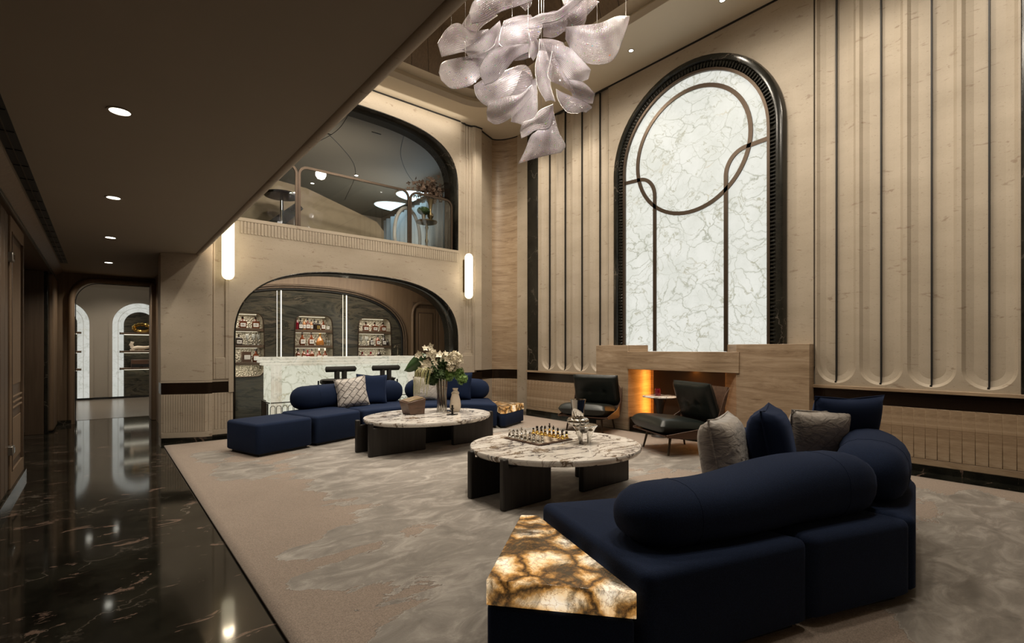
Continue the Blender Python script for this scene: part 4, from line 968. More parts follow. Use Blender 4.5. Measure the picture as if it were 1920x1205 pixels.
# =================================================================== ITEMS ON THE NEAR TABLE
cb = thing('chess_board', 'square brown lacquered chess board on the nearer coffee table', 'chess board', (2.965, 3.195, .40), .02)
BX(-.205, .205, -.225, .225, 0, .014).build('board_frame', 'walnut', cb, bevel=.003)
sq = BX(-.022, .022, -.024, .024, .014, .017); sqo = {}
for i in range(8):
    for j in range(8):
        m_ = 'dpanel' if (i+j)%2 else 'cream'
        if m_ not in sqo: o = BX(-.0215, .0215, -.0235, .0235, .014, .0165).build('square', m_, cb); sqo[m_] = o
        else: o = sqo[m_].copy(); COL.objects.link(o); o.parent = cb
        o.location = (-.1715+.049*i*.98+.0, -.189+.054*j, 0)
def piece(kind, mb, mt):
    H = dict(pawn=.052, rook=.062, knight=.068, bishop=.078, queen=.088, king=.096)[kind]
    b = B().lathe([(0, 0), (.019, 0), (.019, .007), (.013, .014), (.010, H*.45), (.013, H*.55), (.008, H*.62)], n=10)
    o = b.build('chess_piece', mb); tp = B()
    if kind == 'pawn': tp.ball((0, 0, H*.82), .010, 8, 6)
    elif kind == 'rook': tp.lathe([(0, H*.6), (.011, H*.66), (.012, H), (.008, H), (.008, H*.9), (0, H*.9)], n=8)
    elif kind == 'knight': tp.tube([(0, 0, H*.55), (0, .004, H*.8), (0, -.008, H*.97), (0, -.018, H*.85)], [.009, .010, .009, .005], 7)
    elif kind == 'bishop': tp.ball((0, 0, H*.8), (.010, .010, .016), 8, 6); tp.ball((0, 0, H), .004, 6, 4)
    else:
        tp.lathe([(.004, H*.6), (.008, H*.75), (.013, H*.92), (.008, H*.92), (0, H*.95)], n=8); tp.ball((0, 0, H), .006, 6, 4)
        if kind == 'king': tp.box(-.002, .002, -.007, .007, H-.002, H+.012)
    tp.build('crown_top', mt, o); return o
order = ['rook', 'knight', 'bishop', 'queen', 'king', 'bishop', 'knight', 'rook']
for side, (mb, mt, nm) in enumerate((('chrome', 'chrome', 'silver'), ('gold', 'darkglass', 'black-and-gold'))):
    pt = {}
    for row in range(2):
        for j in range(8):
            kd = order[j] if row == 0 else 'pawn'; i = row if side == 0 else 7-row
            if kd not in pt: o = piece(kd, mb, mt); pt[kd] = o
            else: o = dup(pt[kd])
            if kd == 'pawn': lb_ = '%s chess pawn, %s from the left end of its row' % (nm, ['eighth', 'seventh', 'sixth', 'fifth', 'fourth', 'third', 'second', 'first'][j])
            elif kd in ('king', 'queen'): lb_ = '%s chess %s in the middle of its back row' % (nm, kd)
            else: lb_ = '%s chess %s on the %s half of its back row' % (nm, kd, 'right' if j < 4 else 'left')
            o.location = (2.965-.1715+.048*i+random.uniform(-.003, .003), 3.195-.189+.054*j, .4168)
            tag(o, lb_, 'chess piece', '%s chess pieces' % nm)
cv = thing('sculptural_chrome_vase', 'chrome cup on a lumpy knot above a four-legged bowl, beside the chess board', 'vase', (3.15, 2.83, .40), 0)
cc = (0, 0, 0)
def loc_fr(r, w_, z): return (RX*r-RY*w_, RY*r+RX*w_, z)
B().lathe([(0, .21), (.045, .21), (.050, .215), (.056, .30), (.068, .372), (.064, .372), (.052, .30), (.045, .22), (0, .22)], loc_fr(-.045, 0, 0), 32).build('cup', 'chrome', cv, ang=60)
kb = B()
for k in range(7):
    a = 2*PI*k/7; kb.ball(loc_fr(-.045+.055*math.cos(a), .055*math.sin(a), .185), (.042, .042, .034), 14, 10)
kb.ball(loc_fr(-.045, 0, .185), (.06, .06, .04)); o = kb.build('knot', 'chrome', cv, ang=70)
lb = B().lathe([(0, .085), (.045, .088), (.085, .115), (.115, .150), (.108, .155), (.07, .14), (0, .13)], loc_fr(.015, 0, 0), 28, 1.0, .9)
lb.build('bowl', 'chrome', cv, ang=70)
for k in range(4):
    a = 2*PI*k/4+.5; B().tube([loc_fr(.015+.07*math.cos(a), .065*math.sin(a), .12), loc_fr(.015+.055*math.cos(a), .05*math.sin(a), .06), loc_fr(.015+.05*math.cos(a), .045*math.sin(a), 0)], [.030, .016, .010], 12).build('leg', 'chrome', cv, ang=70)
# =================================================================== ITEMS ON THE FAR TABLE
wbx = thing('wooden_keepsake_box', 'faceted walnut box with a triangular inlaid lid on the farther coffee table', 'box', (2.98, 5.50, .395), 0)
top = [loc_fr(-.17, -.04, .165), loc_fr(-.03, -.17, .15), loc_fr(.17, -.06, .20), loc_fr(.03, .09, .215)]
bot = [loc_fr(-.125, -.03, 0), loc_fr(-.005, -.14, 0), loc_fr(.155, -.06, 0), loc_fr(.02, .07, 0)]
B().add(top+bot, [(3, 2, 1, 0), (4, 5, 6, 7)]+[(i, (i+1)%4, 4+(i+1)%4, 4+i) for i in range(4)]).build('body', 'walnut', wbx, bevel=.006)
cx = sum((Vector(p) for p in top), Vector())/4
for i in range(4):
    a, b_ = Vector(top[i]), Vector(top[(i+1)%4]); u = Vector((0, 0, .004)); q = [cx.lerp(a, .86)+u, cx.lerp(b_, .86)+u, cx+u*2]
    q2 = [p+Vector((0, 0, .005)) for p in q]
    B().add([tuple(p) for p in q+q2], [(0, 1, 2), (5, 4, 3), (0, 3, 4, 1), (1, 4, 5, 2), (2, 5, 3, 0)]).build('inlay_facet', 'brass' if i%2 else 'panel', wbx)
tag(BX(-.09, .09, -.06, .06, 0, .012).build('mirror_tray', 'chrome', None, (3.38, 5.42, .395), rot=(0, 0, -YAW), bevel=.002), 'small mirror-polished tray under the chrome vase', 'tray')
vs_ = thing('fluted_chrome_vase', 'tall chrome vase of folded tubes holding the flowers', 'vase', (3.36, 5.44, .407))
vb = B()
for k in range(9):
    a = 2*PI*k/9; vb.tube([(.048*math.cos(a), .048*math.sin(a), 0), (.044*math.cos(a), .044*math.sin(a), .2), (.055*math.cos(a), .055*math.sin(a), .42)], [.02, .018, .021], 10)
vb.lathe([(0, 0), (.05, 0), (.046, .2), (.052, .40), (0, .40)], n=16); vb.build('tube_body', 'chrome', vs_, ang=60)
sv = thing('folded_ivory_vase', 'ivory vase shaped like a knotted cloth, just right of the chrome vase', 'vase', (3.50, 5.34, .395))
B().lathe([(0, 0), (.05, 0), (.072, .03), (.078, .09), (.066, .16), (.045, .23), (.03, .275), (.04, .30), (.034, .302), (.022, .275), (0, .27)], n=20, sx=1, sy=.8).build('body', 'cream', sv, ang=50)
B().tube([(.045*math.cos(a), .036*math.sin(a), .245+.012*math.sin(2*a)) for a in [2*PI*k/16 for k in range(16)]], .010, 8, closed=True).build('knot_fold', 'cream', sv)
bs = thing('small_black_stand', 'small black post on a square foot at the front of the farther coffee table', 'ornament', (3.30, 5.10, .395), .3)  # small stand: base plate with a post
BX(-.05, .05, -.05, .05, 0, .010).build('foot', 'darkmetal', bs, bevel=.002); BX(-.008, .008, -.008, .008, .010, .12).build('post', 'darkmetal', bs); B().tube([(-.03, 0, .075), (.03, 0, .075)], .006, 8).build('cross_bar', 'darkmetal', bs)
fa = thing('flower_arrangement', 'arrangement of ivory orchids, green hydrangeas, a broad leaf and trailing amaranth', 'flowers', (3.36, 5.44, .40))
def petal_disc(b, c, nrm_, r, n=5, cup=.35):
    nrm_ = Vector(nrm_).normalized(); u = nrm_.orthogonal().normalized(); v = nrm_.cross(u); c = Vector(c)
    for k in range(n):
        a = 2*PI*k/n+random.uniform(-.2, .2); d = u*math.cos(a)+v*math.sin(a); e = nrm_.cross(d)
        p = [c, c+d*r*.5+e*r*.34+nrm_*r*cup*.4, c+d*r+nrm_*r*cup*.6, c+d*r*.5-e*r*.34+nrm_*r*cup*.4, c+d*r*.55+nrm_*r*cup*.15]
        b.add([tuple(q) for q in p], [(0, 1, 4), (1, 2, 4), (2, 3, 4), (3, 0, 4)])
S_ = .0069
def fl(px, py, w_=0): return loc_fr((px-818)*S_, w_, (775-py)*S_)
orch = [(777,667),(788,658),(797,655),(780,676),(795,668),(803,676),(806,668),(815,670),(822,672),(790,683),(797,688),(808,684),(788,693),(800,698),(783,686),(793,703),(775,671),(812,694),(784,672),(801,663),(826,668),(817,682),(779,697),(795,712),(785,708),(806,705),(829,677)]
for (px, py) in orch:
    b = B(); c = fl(px, py, random.uniform(-.10, .02)); petal_disc(b, c, (-.5+random.uniform(-.6, .6), -.75, .25+random.uniform(-.6, .5)), random.uniform(.042, .062), 5, .6); b.ball(c, .013, 8, 6)
    b.build('orchid_bloom', 'petal', fa, ang=50)
def puff(c, r, mat, nm, n=70, pr=.03):
    b = B(); c = Vector(c)
    for k in range(n):
        d = Vector((random.gauss(0, 1), random.gauss(0, 1), random.gauss(0, 1))).normalized(); petal_disc(b, c+d*r*random.uniform(.62, 1.12), d+Vector((random.gauss(0, .5), random.gauss(0, .5), random.gauss(0, .5))), pr*random.uniform(.8, 1.2), 4, .25)
    b.ball(tuple(c), r*.62, 12, 8); b.build(nm, mat, fa, ang=50)
puff(fl(843, 677, -.04), .088, 'petal', 'white_hydrangea', 150, .034); puff(fl(838, 690, -.07), .065, 'petal', 'white_hydrangea', 90, .034)
puff(fl(855, 714, -.03), .068, 'green', 'green_hydrangea', 190, .02); puff(fl(850, 702, 0), .06, 'green', 'green_hydrangea', 150, .02)
puff(fl(822, 690, .02), .10, 'mossg', 'green_foliage', 160, .035); puff(fl(815, 706, -.02), .095, 'mossg', 'green_foliage', 160, .035); puff(fl(799, 713, .0), .085, 'mossg', 'green_foliage', 130, .035); puff(fl(832, 706, -.02), .08, 'green', 'green_foliage', 130, .025); puff(fl(800, 695, .04), .09, 'mossg', 'green_foliage', 130, .035)
def leafblade(a, b_, wid, nm='broad_leaf', mat='leaf', sag=.03):
    a, b_ = Vector(a), Vector(b_); d = b_-a; s_ = Vector((0, 0, 1)).cross(Vector((RY, -RX, 0))).normalized(); s_ = Vector((0, 0, 1))
    def fn(u, v):
        p = a.lerp(b_, u)+Vector((0, 0, -sag*u*u)); wv = wid*math.sin(PI*min(1, u*1.02+.02))**.7*(v-.5)
        return tuple(p+s_*wv+Vector((RY, -RX, 0))*(-.35*abs(v-.5)*wid))
    B().grid(fn, 12, 6).build(nm, mat, fa, ang=180)
leafblade(fl(790, 672, -.04), fl(750, 695, -.12), .19)
for (x, y) in ((795, 722), (805, 725), (820, 722), (790, 715)): leafblade(fl(810, 708, -.03), fl(x, y, -.08), .05, 'small_leaf', 'leaf', .02)
am = 0
for k in range(11):
    x = 769+2.7*k; L = random.uniform(25, 48); y0 = 703+random.uniform(-4, 4)
    P = [fl(790, 698, -.05), fl(x+4, y0-6, -.09), fl(x, y0+L*.4, -.1), fl(x-1, y0+L, -.1)]
    B().tube(catmull(P, 10), [.003]+[.0045]*9+[.002], 6).build('amaranth_strand', 'greenp', fa, ang=60)
stm = B()
for k in range(8):
    stm.tube([(random.uniform(-.02, .02), random.uniform(-.02, .02), .1), tuple(Vector(fl(800+5*k, 690+random.uniform(-10, 20), -.02)))], .004, 5)
stm.build('stems', 'leaf', fa)

# =================================================================== BAR ROOM
YB = 9.9
# back wall, bounded below the upper floor
S(BX(.82, 7.4, YB+.36, YB+.45, 0, 2.9).build('wall_bar_back', 'panel')); S(BX(1.0, 7.4, YW+RV, YB+.45, 2.78, 2.98).build('ceiling_bar', 'hiceil'))
S(BX(.82, .9, 8.0, YB+.4, 0, 2.9).build('wall_bar_left', 'panel')); S(BX(6.6, 6.7, 7.9, YB+.4, 0, 2.9).build('wall_bar_right', 'panel'))
bw = thing('arched_back_bar', 'dark quartzite back bar under a low wide arch with three glowing bottle niches', 'back bar', (0, 0, 0))
def se_arch(w_, z0, zs, h, n_, m=40): return [(XB-w_, z0)]+[(XB+sup(PI-PI*k/m, w_, h, n_)[0], zs+sup(PI-PI*k/m, w_, h, n_)[1]) for k in range(m+1)]+[(XB+w_, z0)]
AO = se_arch(1.97, 0, 1.35, 1.07, 2.5)
# wood wall around the arch: front skin with the arch left out
sk = B(); vv = []
for (x, z) in AO: vv += [(x, YB-.06, z), (x, YB-.06, 2.78)]
sk.add(vv, [(2*i, 2*i+2, 2*i+3, 2*i+1) for i in range(len(AO)-1)])
for i, x in enumerate([0.95, 1.08]): pass
sk.add([(.9, YB-.06, 0), (XB-1.97, YB-.06, 0), (XB-1.97, YB-.06, 2.78), (.9, YB-.06, 2.78)], [(0, 1, 2, 3)])
sk.add([(XB+1.97, YB-.06, 0), (6.6, YB-.06, 0), (6.6, YB-.06, 2.78), (XB+1.97, YB-.06, 2.78)], [(0, 1, 2, 3)])
sk.build('wood_surround', 'panel', bw, ang=20)
for off, y, m_ in ((0, -.075, 'dpanel'), (-.035, -.045, 'dpanel'), (-.07, -.015, 'black')):
    A2 = se_arch(1.97+off, 0, 1.35, 1.07+off, 2.5); B().tube([(x, YB+y, z) for x, z in A2], .022, 8).build('arch_moulding', m_, bw, ang=60)
# stone field with niche holes built as vertical strips
NI = [(1.935, .375), (3.195, .38), (4.455, .385)]; NZ0, NZ1 = .70, 1.86
def nprof(k, m=28):   # closed niche outline, narrower at the top
    cx, hw = NI[k]; out = []
    for i in range(m):
        a = 2*PI*i/m; c, s_ = math.cos(a), math.sin(a); e = 2/7
        x = math.copysign(abs(c)**e, c); z = math.copysign(abs(s_)**e, s_); w_ = hw*(1-.07*(z+1)/2)
        out.append((cx+x*w_, (NZ0+NZ1)/2+z*(NZ1-NZ0)/2))
    return out
def field(x0, x1, hole):
    """a quartzite slab between x0 and x1 with the niche outline left open"""
    b = B(); n_ = len(hole); cx = sum(p[0] for p in hole)/n_; cz = sum(p[1] for p in hole)/n_; out = []
    for (x, z) in hole:
        dx, dz = x-cx, z-cz
        t = min((x1-cx)/dx if dx > 1e-6 else ((x0-cx)/dx if dx < -1e-6 else 1e9), (2.5-cz)/dz if dz > 1e-6 else ((0-cz)/dz if dz < -1e-6 else 1e9)); out.append([cx+dx*t, cz+dz*t])
    for c in ((x0, 0), (x1, 0), (x1, 2.5), (x0, 2.5)):
        i = min(range(n_), key=lambda i: (out[i][0]-c[0])**2+(out[i][1]-c[1])**2); out[i] = list(c)
    vs = [(x, YB, z) for x, z in hole]+[(x, YB, z) for x, z in out]
    b.add(vs, [(i, (i+1)%n_, n_+(i+1)%n_, n_+i) for i in range(n_)]); return b
xs = [1.1, 2.515, 2.60, 3.765, 3.855, 5.25]
for k, (x0, x1) in enumerate(((1.1, 2.515), (2.60, 3.765), (3.855, 5.25))): field(x0, x1, nprof(k)).build('quartzite_slab', 'quartz', bw, smooth=False)
for x0, x1 in ((2.515, 2.60), (3.765, 3.855)):
    BX(x0, x1, YB+.03, YB+.06, 0, 2.5).build('quartzite_slab', 'quartz', bw); BX(x0, x0+.007, YB+.0, YB+.03, .3, 2.38).build('led_strip', 'led', bw); BX(x1-.010, x1, YB+.0, YB+.03, .3, 2.38).build('led_strip', 'led', bw)
SH = [(1.58, 1.525), (1.275, 1.222), (.963, .91)]
for k in range(3):
    hp = nprof(k); n_ = len(hp); vs = [(x, YB-.012, z) for x, z in hp]+[(x, YB+.26, z) for x, z in hp]
    nb = B().add(vs, [(i, (i+1)%n_, n_+(i+1)%n_, n_+i) for i in range(n_)]+[tuple(range(n_, 2*n_))]).build('niche_lining', 'hammered', bw, ang=50)
    B().tube([(x, YB-.014, z) for x, z in hp], .010, 6, closed=True).build('niche_edge', 'bronze', nb, ang=60)
    cx, hw = NI[k]
    for (z1, z0) in SH:
        s_ = BX(cx-hw+.015, cx+hw-.015, YB-.015, YB+.24, z0, z1).build('shelf', 'dpanel', nb, bevel=.003); BX(cx-hw+.08, cx+hw-.08, YB+.21, YB+.225, z0-.006, z0).build('led_strip', 'ledsoft', nb)
    BX(cx-hw*.75, cx+hw*.75, YB+.21, YB+.225, NZ1-.024, NZ1-.016).build('led_strip', 'ledsoft', nb)
    area((cx, YB+.1, 1.82), (cx, YB+.12, 0), 1.0, .5, .1); area((cx, YB+.06, 1.515), (cx, YB+.12, 0), 1.0, .5, .1); area((cx, YB+.06, 1.215), (cx, YB+.12, 0), 1.0, .5, .1); area((cx, YB+.06, .90), (cx, YB+.12, 0), .8, .5, .1)
# bottles
def bottle_b(shape, h, r):
    b = B()
    if shape == 'square':
        b.box(-r, r, -r*.6, r*.6, 0, h*.62); b.lathe([(r*.5, h*.62), (r*.28, h*.70), (r*.28, h*.84)], n=10)
    elif shape == 'round': b.lathe([(0, 0), (r, 0), (r, h*.52), (r*.8, h*.62), (r*.32, h*.72), (r*.28, h*.88)], n=14)
    elif shape == 'flask': b.lathe([(0, 0), (r*.95, 0), (r*1.1, h*.25), (r*.9, h*.48), (r*.34, h*.66), (r*.26, h*.86)], n=14, sy=.6)
    elif shape == 'decanter': b.lathe([(0, 0), (r*1.1, 0), (r*1.25, h*.2), (r*.8, h*.5), (r*.25, h*.72), (r*.25, h*.8)], n=14)
    return b
BOT = {}
def bottle(shape, mat, h, r, lab, capm, loc, label, group):
    key = (shape, mat, h, r, lab, capm)
    if key not in BOT:
        o = bottle_b(shape, h, r).build('spirit_bottle', mat, None, bevel=.004 if shape == 'square' else 0, ang=50)
        B().lathe([(0, h*.82), (r*.33, h*.82), (r*.33, h), (0, h)], n=10).build('stopper', capm, o)
        if lab:
            d = (r*.6 if shape == 'square' else (r*1.12*.6 if shape == 'flask' else r*1.0))+.002
            l = BX(-r*.72, r*.72, -d-.003, -d+.012, h*.12, h*.45).build('paper_label', lab, o)
            ik = B()
            for q in range(3): ik.box(-r*.4+q*r*.25, -r*.3+q*r*.27, -d-.004, -d-.002, h*.22+.006*(q%2), h*.36)
            ik.build('printed_mark', 'ink', l)
        BOT[key] = o
    else: o = dup(BOT[key])
    o.location = loc; o.rotation_euler = (0, 0, random.uniform(-.1, .1)); tag(o, label, 'bottle', group); return o
def shelfrow(k, s_, items, nm, sh):
    z = SH[s_][0] if s_ >= 0 else 1
    for j, (dx, shape, mat, h, r, lab, capm, desc) in enumerate(items):
        bottle(shape, mat, h, r, lab, capm, (NI[k][0]+dx, YB+.07, z), desc+', %s shelf, %s niche' % (sh, nm), 'bottles in the %s niche' % nm)
W_ = 'whitep'
for k, nm in ((0, 'left'), (2, 'right')):
    for dx, ps in ((-.20, 'left'), (.02, 'middle'), (.235, 'right')) if k == 0 else ((-.17, 'left'), (.03, 'middle'), (.22, 'right')):
        bottle('square', 'amberglass', .21 if k == 0 else .19, .06, W_, 'darkglass', (NI[k][0]+dx, YB+.07, SH[0][0]), '%s one of three square white-labelled bottles, top shelf, %s niche' % (ps, nm), 'bottles in the %s niche' % nm)
shelfrow(1, 0, [(-.30, 'round', 'red', .24, .035, None, 'darkglass', 'slim ruby red bottle at the left end'), (-.235, 'round', 'darkglass', .22, .042, W_, 'black', 'dark round bottle with a small white label'), (-.165, 'round', 'honey', .21, .033, W_, 'gold', 'pale amber bottle with a gold cap'),
 (-.10, 'round', 'amberglass', .225, .045, W_, 'black', 'amber bottle with a wide white label'), (-.03, 'round', 'honey', .20, .03, W_, 'black', 'narrow honey bottle'), (.03, 'round', 'darkglass', .21, .04, None, 'black', 'plain black bottle'), (.10, 'square', 'darkglass', .19, .04, 'gold', 'black', 'squat dark bottle with a gold label'),
 (.20, 'flask', 'amberglass', .22, .045, W_, 'chrome', 'round-shouldered amber flask bottle'), (.29, 'square', 'glass', .17, .035, W_, 'chrome', 'clear square bottle at the right end')], 'middle', 'top')
shelfrow(1, 1, [(-.20, 'flask', 'amberglass', .255, .055, W_, 'darkglass', 'left one of two tall amber bottles with diamond labels'), (-.03, 'flask', 'amberglass', .255, .055, W_, 'darkglass', 'right one of two tall amber bottles with diamond labels'), (.14, 'decanter', 'honey', .235, .065, None, 'gold', 'broad-based cognac decanter with a gold neck')], 'middle', 'middle')
shelfrow(1, 2, [(-.28, 'round', 'amberglass', .25, .045, W_, 'black', 'first amber bottle from the left'), (-.17, 'round', 'amberglass', .24, .045, W_, 'black', 'second amber bottle from the left'), (-.10, 'round', 'red', .22, .04, W_, 'red', 'short red-capped bottle'), (-.02, 'round', 'amberglass', .25, .045, None, 'black', 'fourth amber bottle from the left'), (.12, 'flask', 'amberglass', .25, .05, W_, 'cream', 'left one of two bottles with pale stoppers'), (.24, 'flask', 'amberglass', .25, .05, W_, 'cream', 'right one of two bottles with pale stoppers')], 'middle', 'lowest visible')
shelfrow(0, 1, [(-.17, 'round', 'darkglass', .24, .045, W_, 'black', 'tall black bottle at the left'), (-.04, 'square', 'darkglass', .20, .055, W_, 'chrome', 'square black bottle with a silver stopper')], 'left', 'second')
shelfrow(0, 2, [(-.20, 'square', 'darkglass', .19, .05, W_, 'black', 'partly hidden square dark bottle'), (.24, 'flask', 'amberglass', .25, .055, W_, 'black', 'amber flask bottle at the right')], 'left', 'third')
bxx = tag(BX(-.075, .075, -.05, .05, 0, .19).build('bottle_carton', 'walnut', None, (NI[0][0]+.08, YB+.08, SH[2][0])), 'reddish brown carton with a white label on the third shelf of the left niche', 'box'); BX(-.04, .06, -.053, -.05, .05, .13).build('paper_label', 'whitep', bxx)
shelfrow(2, 1, [(-.04, 'round', 'darkglass', .16, .05, W_, 'black', 'stout black bottle'), (.10, 'round', 'amberglass', .22, .045, W_, 'black', 'tall bottle with a pale label'), (.24, 'round', 'darkglass', .22, .045, W_, 'black', 'slim dark bottle with white lettering'), (.33, 'round', 'darkglass', .14, .035, None, 'black', 'small dark bottle at the right end')], 'right', 'second')
shelfrow(2, 2, [(-.25, 'square', 'amberglass', .18, .06, W_, 'red', 'left one of two red-topped square bottles'), (-.06, 'square', 'amberglass', .18, .06, W_, 'red', 'right one of two red-topped square bottles'), (.13, 'round', 'darkglass', .24, .045, None, 'chrome', 'dark bottle with a silver stopper')], 'right', 'lowest visible')
def goblet(loc, label, h=.19, r=.035):
    g = tag(B().lathe([(0, 0), (r*.9, 0), (r*.8, .006), (.006, .014), (.006, h*.42), (r*.6, h*.5), (r, h*.68), (r*.92, h), (r*.88, h), (r*.95, h*.68), (0, h*.48)], n=16).build('stemmed_glass', 'glassware', None, loc, ang=60), label, 'glass', 'glasses in the bar niches')
gw = N('clear_glassware'); gw.P((.85, .87, .84), .03, 0, Transmission_Weight=.75, IOR=1.3); M['glassware'] = gw.m
for dx, l in ((-.27, 'left one of two clear stemmed glasses on the second shelf of the right niche'), (-.15, 'right one of two clear stemmed glasses on the second shelf of the right niche')): goblet((NI[2][0]+dx, YB+.08, SH[1][0]), l)
for dx, l in ((.10, 'clear stemmed glass left of the cut-glass group, second shelf of the left niche'), (.20, 'tallest clear glass on the second shelf of the left niche'), (.28, 'clear glass at the right end of the second shelf of the left niche')): goblet((NI[0][0]+dx, YB+.08, SH[1][0]), l, .2, .03)
for dx, l in ((.28, 'pair of tiny clear glasses beside the cognac decanter, left one'), (.32, 'pair of tiny clear glasses beside the cognac decanter, right one')): goblet((NI[1][0]+dx, YB+.06, SH[1][0]), l, .1, .018)
# tap at the back bar
tp = tag(B().tube([(4.52, 8.97, 1.068), (4.52, 8.97, 1.26), (4.50, 8.93, 1.27), (4.42, 8.88, 1.265), (4.40, 8.88, 1.23)], .010, 8).build('bar_tap', 'chrome'), 'slim chrome tap standing behind the bar counter', 'tap'); BX(4.49, 4.55, 8.94, 9.0, 1.068, 1.085).build('tap_base', 'chrome', tp)
# counter
bc = thing('bar_counter', 'glowing white onyx bar counter with stacked rounded top mouldings', 'bar counter', (0, 0, 0))
X1, X2, Y1, Y2 = 2.06, 4.62, 8.45, 8.92
BX(X1+.04, X2-.04, Y1+.03, Y2, .0, .93).build('counter_core', 'baronyx', bc)
BX(X1, X1+.04, Y1+.1, Y2, .36, .93).build('end_panel', 'baronyx', bc, bevel=.004)
for i, (x0, x1) in enumerate(((2.22, 3.0), (3.005, 3.79), (3.795, 4.46))): BX(x0, x1, Y1, Y1+.03, .02, .93).build('onyx_panel', 'baronyx', bc, bevel=.003)
for x in (X1+.03, X1+.09, X1+.145, X2-.145, X2-.09, X2-.03): B().lathe([(.027, .0), (.027, .93)], (x, Y1+.02, 0), 14).build('corner_reed', 'bartop', bc)
for (z, e, h) in ((.93, .05, .034), (.975, .09, .036), (1.02, .135, .048)):
    poly = round_poly([(X1-e, Y1-e), (X2+e, Y1-e), (X2+e, Y2+.12), (X1-e, Y2+.12)], .09, 6)
    B().prism(poly, z, z+h).build('top_moulding', 'bartop', bc, bevel=.016, seg=4)
BX(X1-.01, X2+.01, Y1-.035, Y1-.025, .335, .35).build('rail', 'bronze', bc)
BX(X1-.035, X1-.02, Y1-.035, Y2, .335, .35).build('rail', 'bronze', bc)
first = None
for k in range(29):
    x = X1+.02+.09*k
    if first is None:
        P = [(-.036, 0, .02), (-.036, 0, .26)]+[(-.036*math.cos(a), 0, .26+.036*math.sin(a)) for a in [PI*q/8 for q in range(1, 8)]]+[(.036, 0, .26), (.036, 0, .02)]
        first = B().tube(P, .005, 6).build('rail_loop', 'bronze', bc); first.location = (x, Y1-.03, 0)
    else: o = first.copy(); COL.objects.link(o); o.parent = bc; o.location = (x, Y1-.03, 0)
for k in range(5): BX(X1-.034, X1-.028, Y1+.04+.09*k, Y1+.10+.09*k, .01, .33).build('end_slat', 'bronze', bc)
# stools
def stool(label, c, rz):
    t = thing('bar_stool', label, 'stool', (c[0], c[1], 0), rz, 'charcoal bar stools at the counter')
    B().tube([(-.245, -.20, .88), (-.235, -.205, .88), (.235, -.205, .88), (.245, -.20, .88)], [.03, .045, .045, .03], 16).build('back_roll', 'grey', t, ang=60)
    for x in (-.06, .06): B().tube([(x, -.20, .86), (x, -.20, .66), (x, -.16, .58)], .042, 14).build('back_post', 'grey', t, ang=60)
    B().lathe([(0, .63), (.20, .63), (.225, .65), (.225, .69), (.20, .71), (0, .715)], n=28, sx=1.08).build('seat', 'grey', t, ang=60)
    P = [(.25*math.cos(a), .23*math.sin(a)-.0, .69) for a in [PI*1.1+PI*.8*k/10 for k in range(11)]]
    B().tube(P, .014, 8).build('arm_rim', 'darkmetal', t)
    for (x, y) in ((-.23, -.17), (.23, -.17), (-.2, .2), (.2, .2)): B().tube([(x, y, .68), (x*1.05, y*1.05, .0)], .013, 8).build('leg', 'darkmetal', t)
    B().tube([(.235*math.cos(a), .2*math.sin(a), .22) for a in [2*PI*k/20 for k in range(20)]], .009, 6, closed=True).build('foot_ring', 'darkmetal', t)
stool('charcoal bar stool with a T-shaped padded back, left one at the bar', (2.93, 8.02, 0), .05); stool('charcoal bar stool with a T-shaped padded back, right one at the bar', (3.73, 8.05, 0), .0)
# doors right of the back bar
dd = S(BX(5.32, 6.45, YB-.075, YB-.06, 0, 2.25).build('door_3', 'dpanel'))
B().tube([(5.30, YB-.09, 0), (5.30, YB-.09, 1.95)]+[(5.50-.20*math.cos(a), YB-.09, 1.95+.28*math.sin(a)) for a in [PI/2*k/8 for k in range(1, 9)]]+[(6.5, YB-.09, 2.23)], .035, 10).build('rounded_frame', 'panel', dd, ang=60)
for x0, x1 in ((5.42, 5.86), (5.94, 6.4)):
    l = BX(x0-.03, x1+.03, YB-.085, YB-.075, .05, 2.12).build('door_leaf', 'panel', dd, bevel=.004); BX(x0+.05, x1-.05, YB-.095, YB-.085, .3, 2.0).build('raised_field', 'panel', l, bevel=.006); BX(x0+.02, x1-.02, YB-.088, YB-.084, .27, 2.03).build('field_shadow', 'dpanel', l)
# bar soffit light tray
S(BX(4.6, 6.2, 8.25, 9.3, 2.62, 2.66).build('ceiling_bar_tray', 'hiceil', bevel=.02)); area((5.2, 8.15, 2.72), (5.2, 8.0, 2.8), 3, .8, .05)

# =================================================================== UPPER LOUNGE BEHIND GLASS
S(BX(.72, 7.3, YW+RV-.02, 14.2, 2.98, 3.0).build('floor_upper', 'panel'))
up = S(BX(.72, 7.3, YW+RV, 14.2, 5.20, 5.30).build('ceiling_upper', 'upceil'))
for P in ([(1.6, 8.2), (2.6, 8.7), (3.6, 9.6), (4.4, 10.8), (5.0, 13)], [(3.2, 8.0), (3.3, 9.0), (3.1, 10.0), (2.6, 11.2)], [(4.2, 8.0), (4.7, 9.2), (5.4, 10.2), (6.2, 11.0)]):
    B().tube([(p.x, p.y, 5.20) for p in catmull([(x, y, 0) for x, y in P], 24)], .006, 6).build('ceiling_seam', 'black', up)
S(BX(.72, 7.3, 14.1, 14.2, 3, 5.3).build('wall_upper_back', 'plaster')); S(BX(.72, .8, YW+RV, 14.2, 3, 5.3).build('wall_upper_lounge_left', 'plaster')); S(BX(6.55, 6.65, YW+RV, 14.2, 3, 5.3).build('wall_upper_lounge_right', 'plaster'))
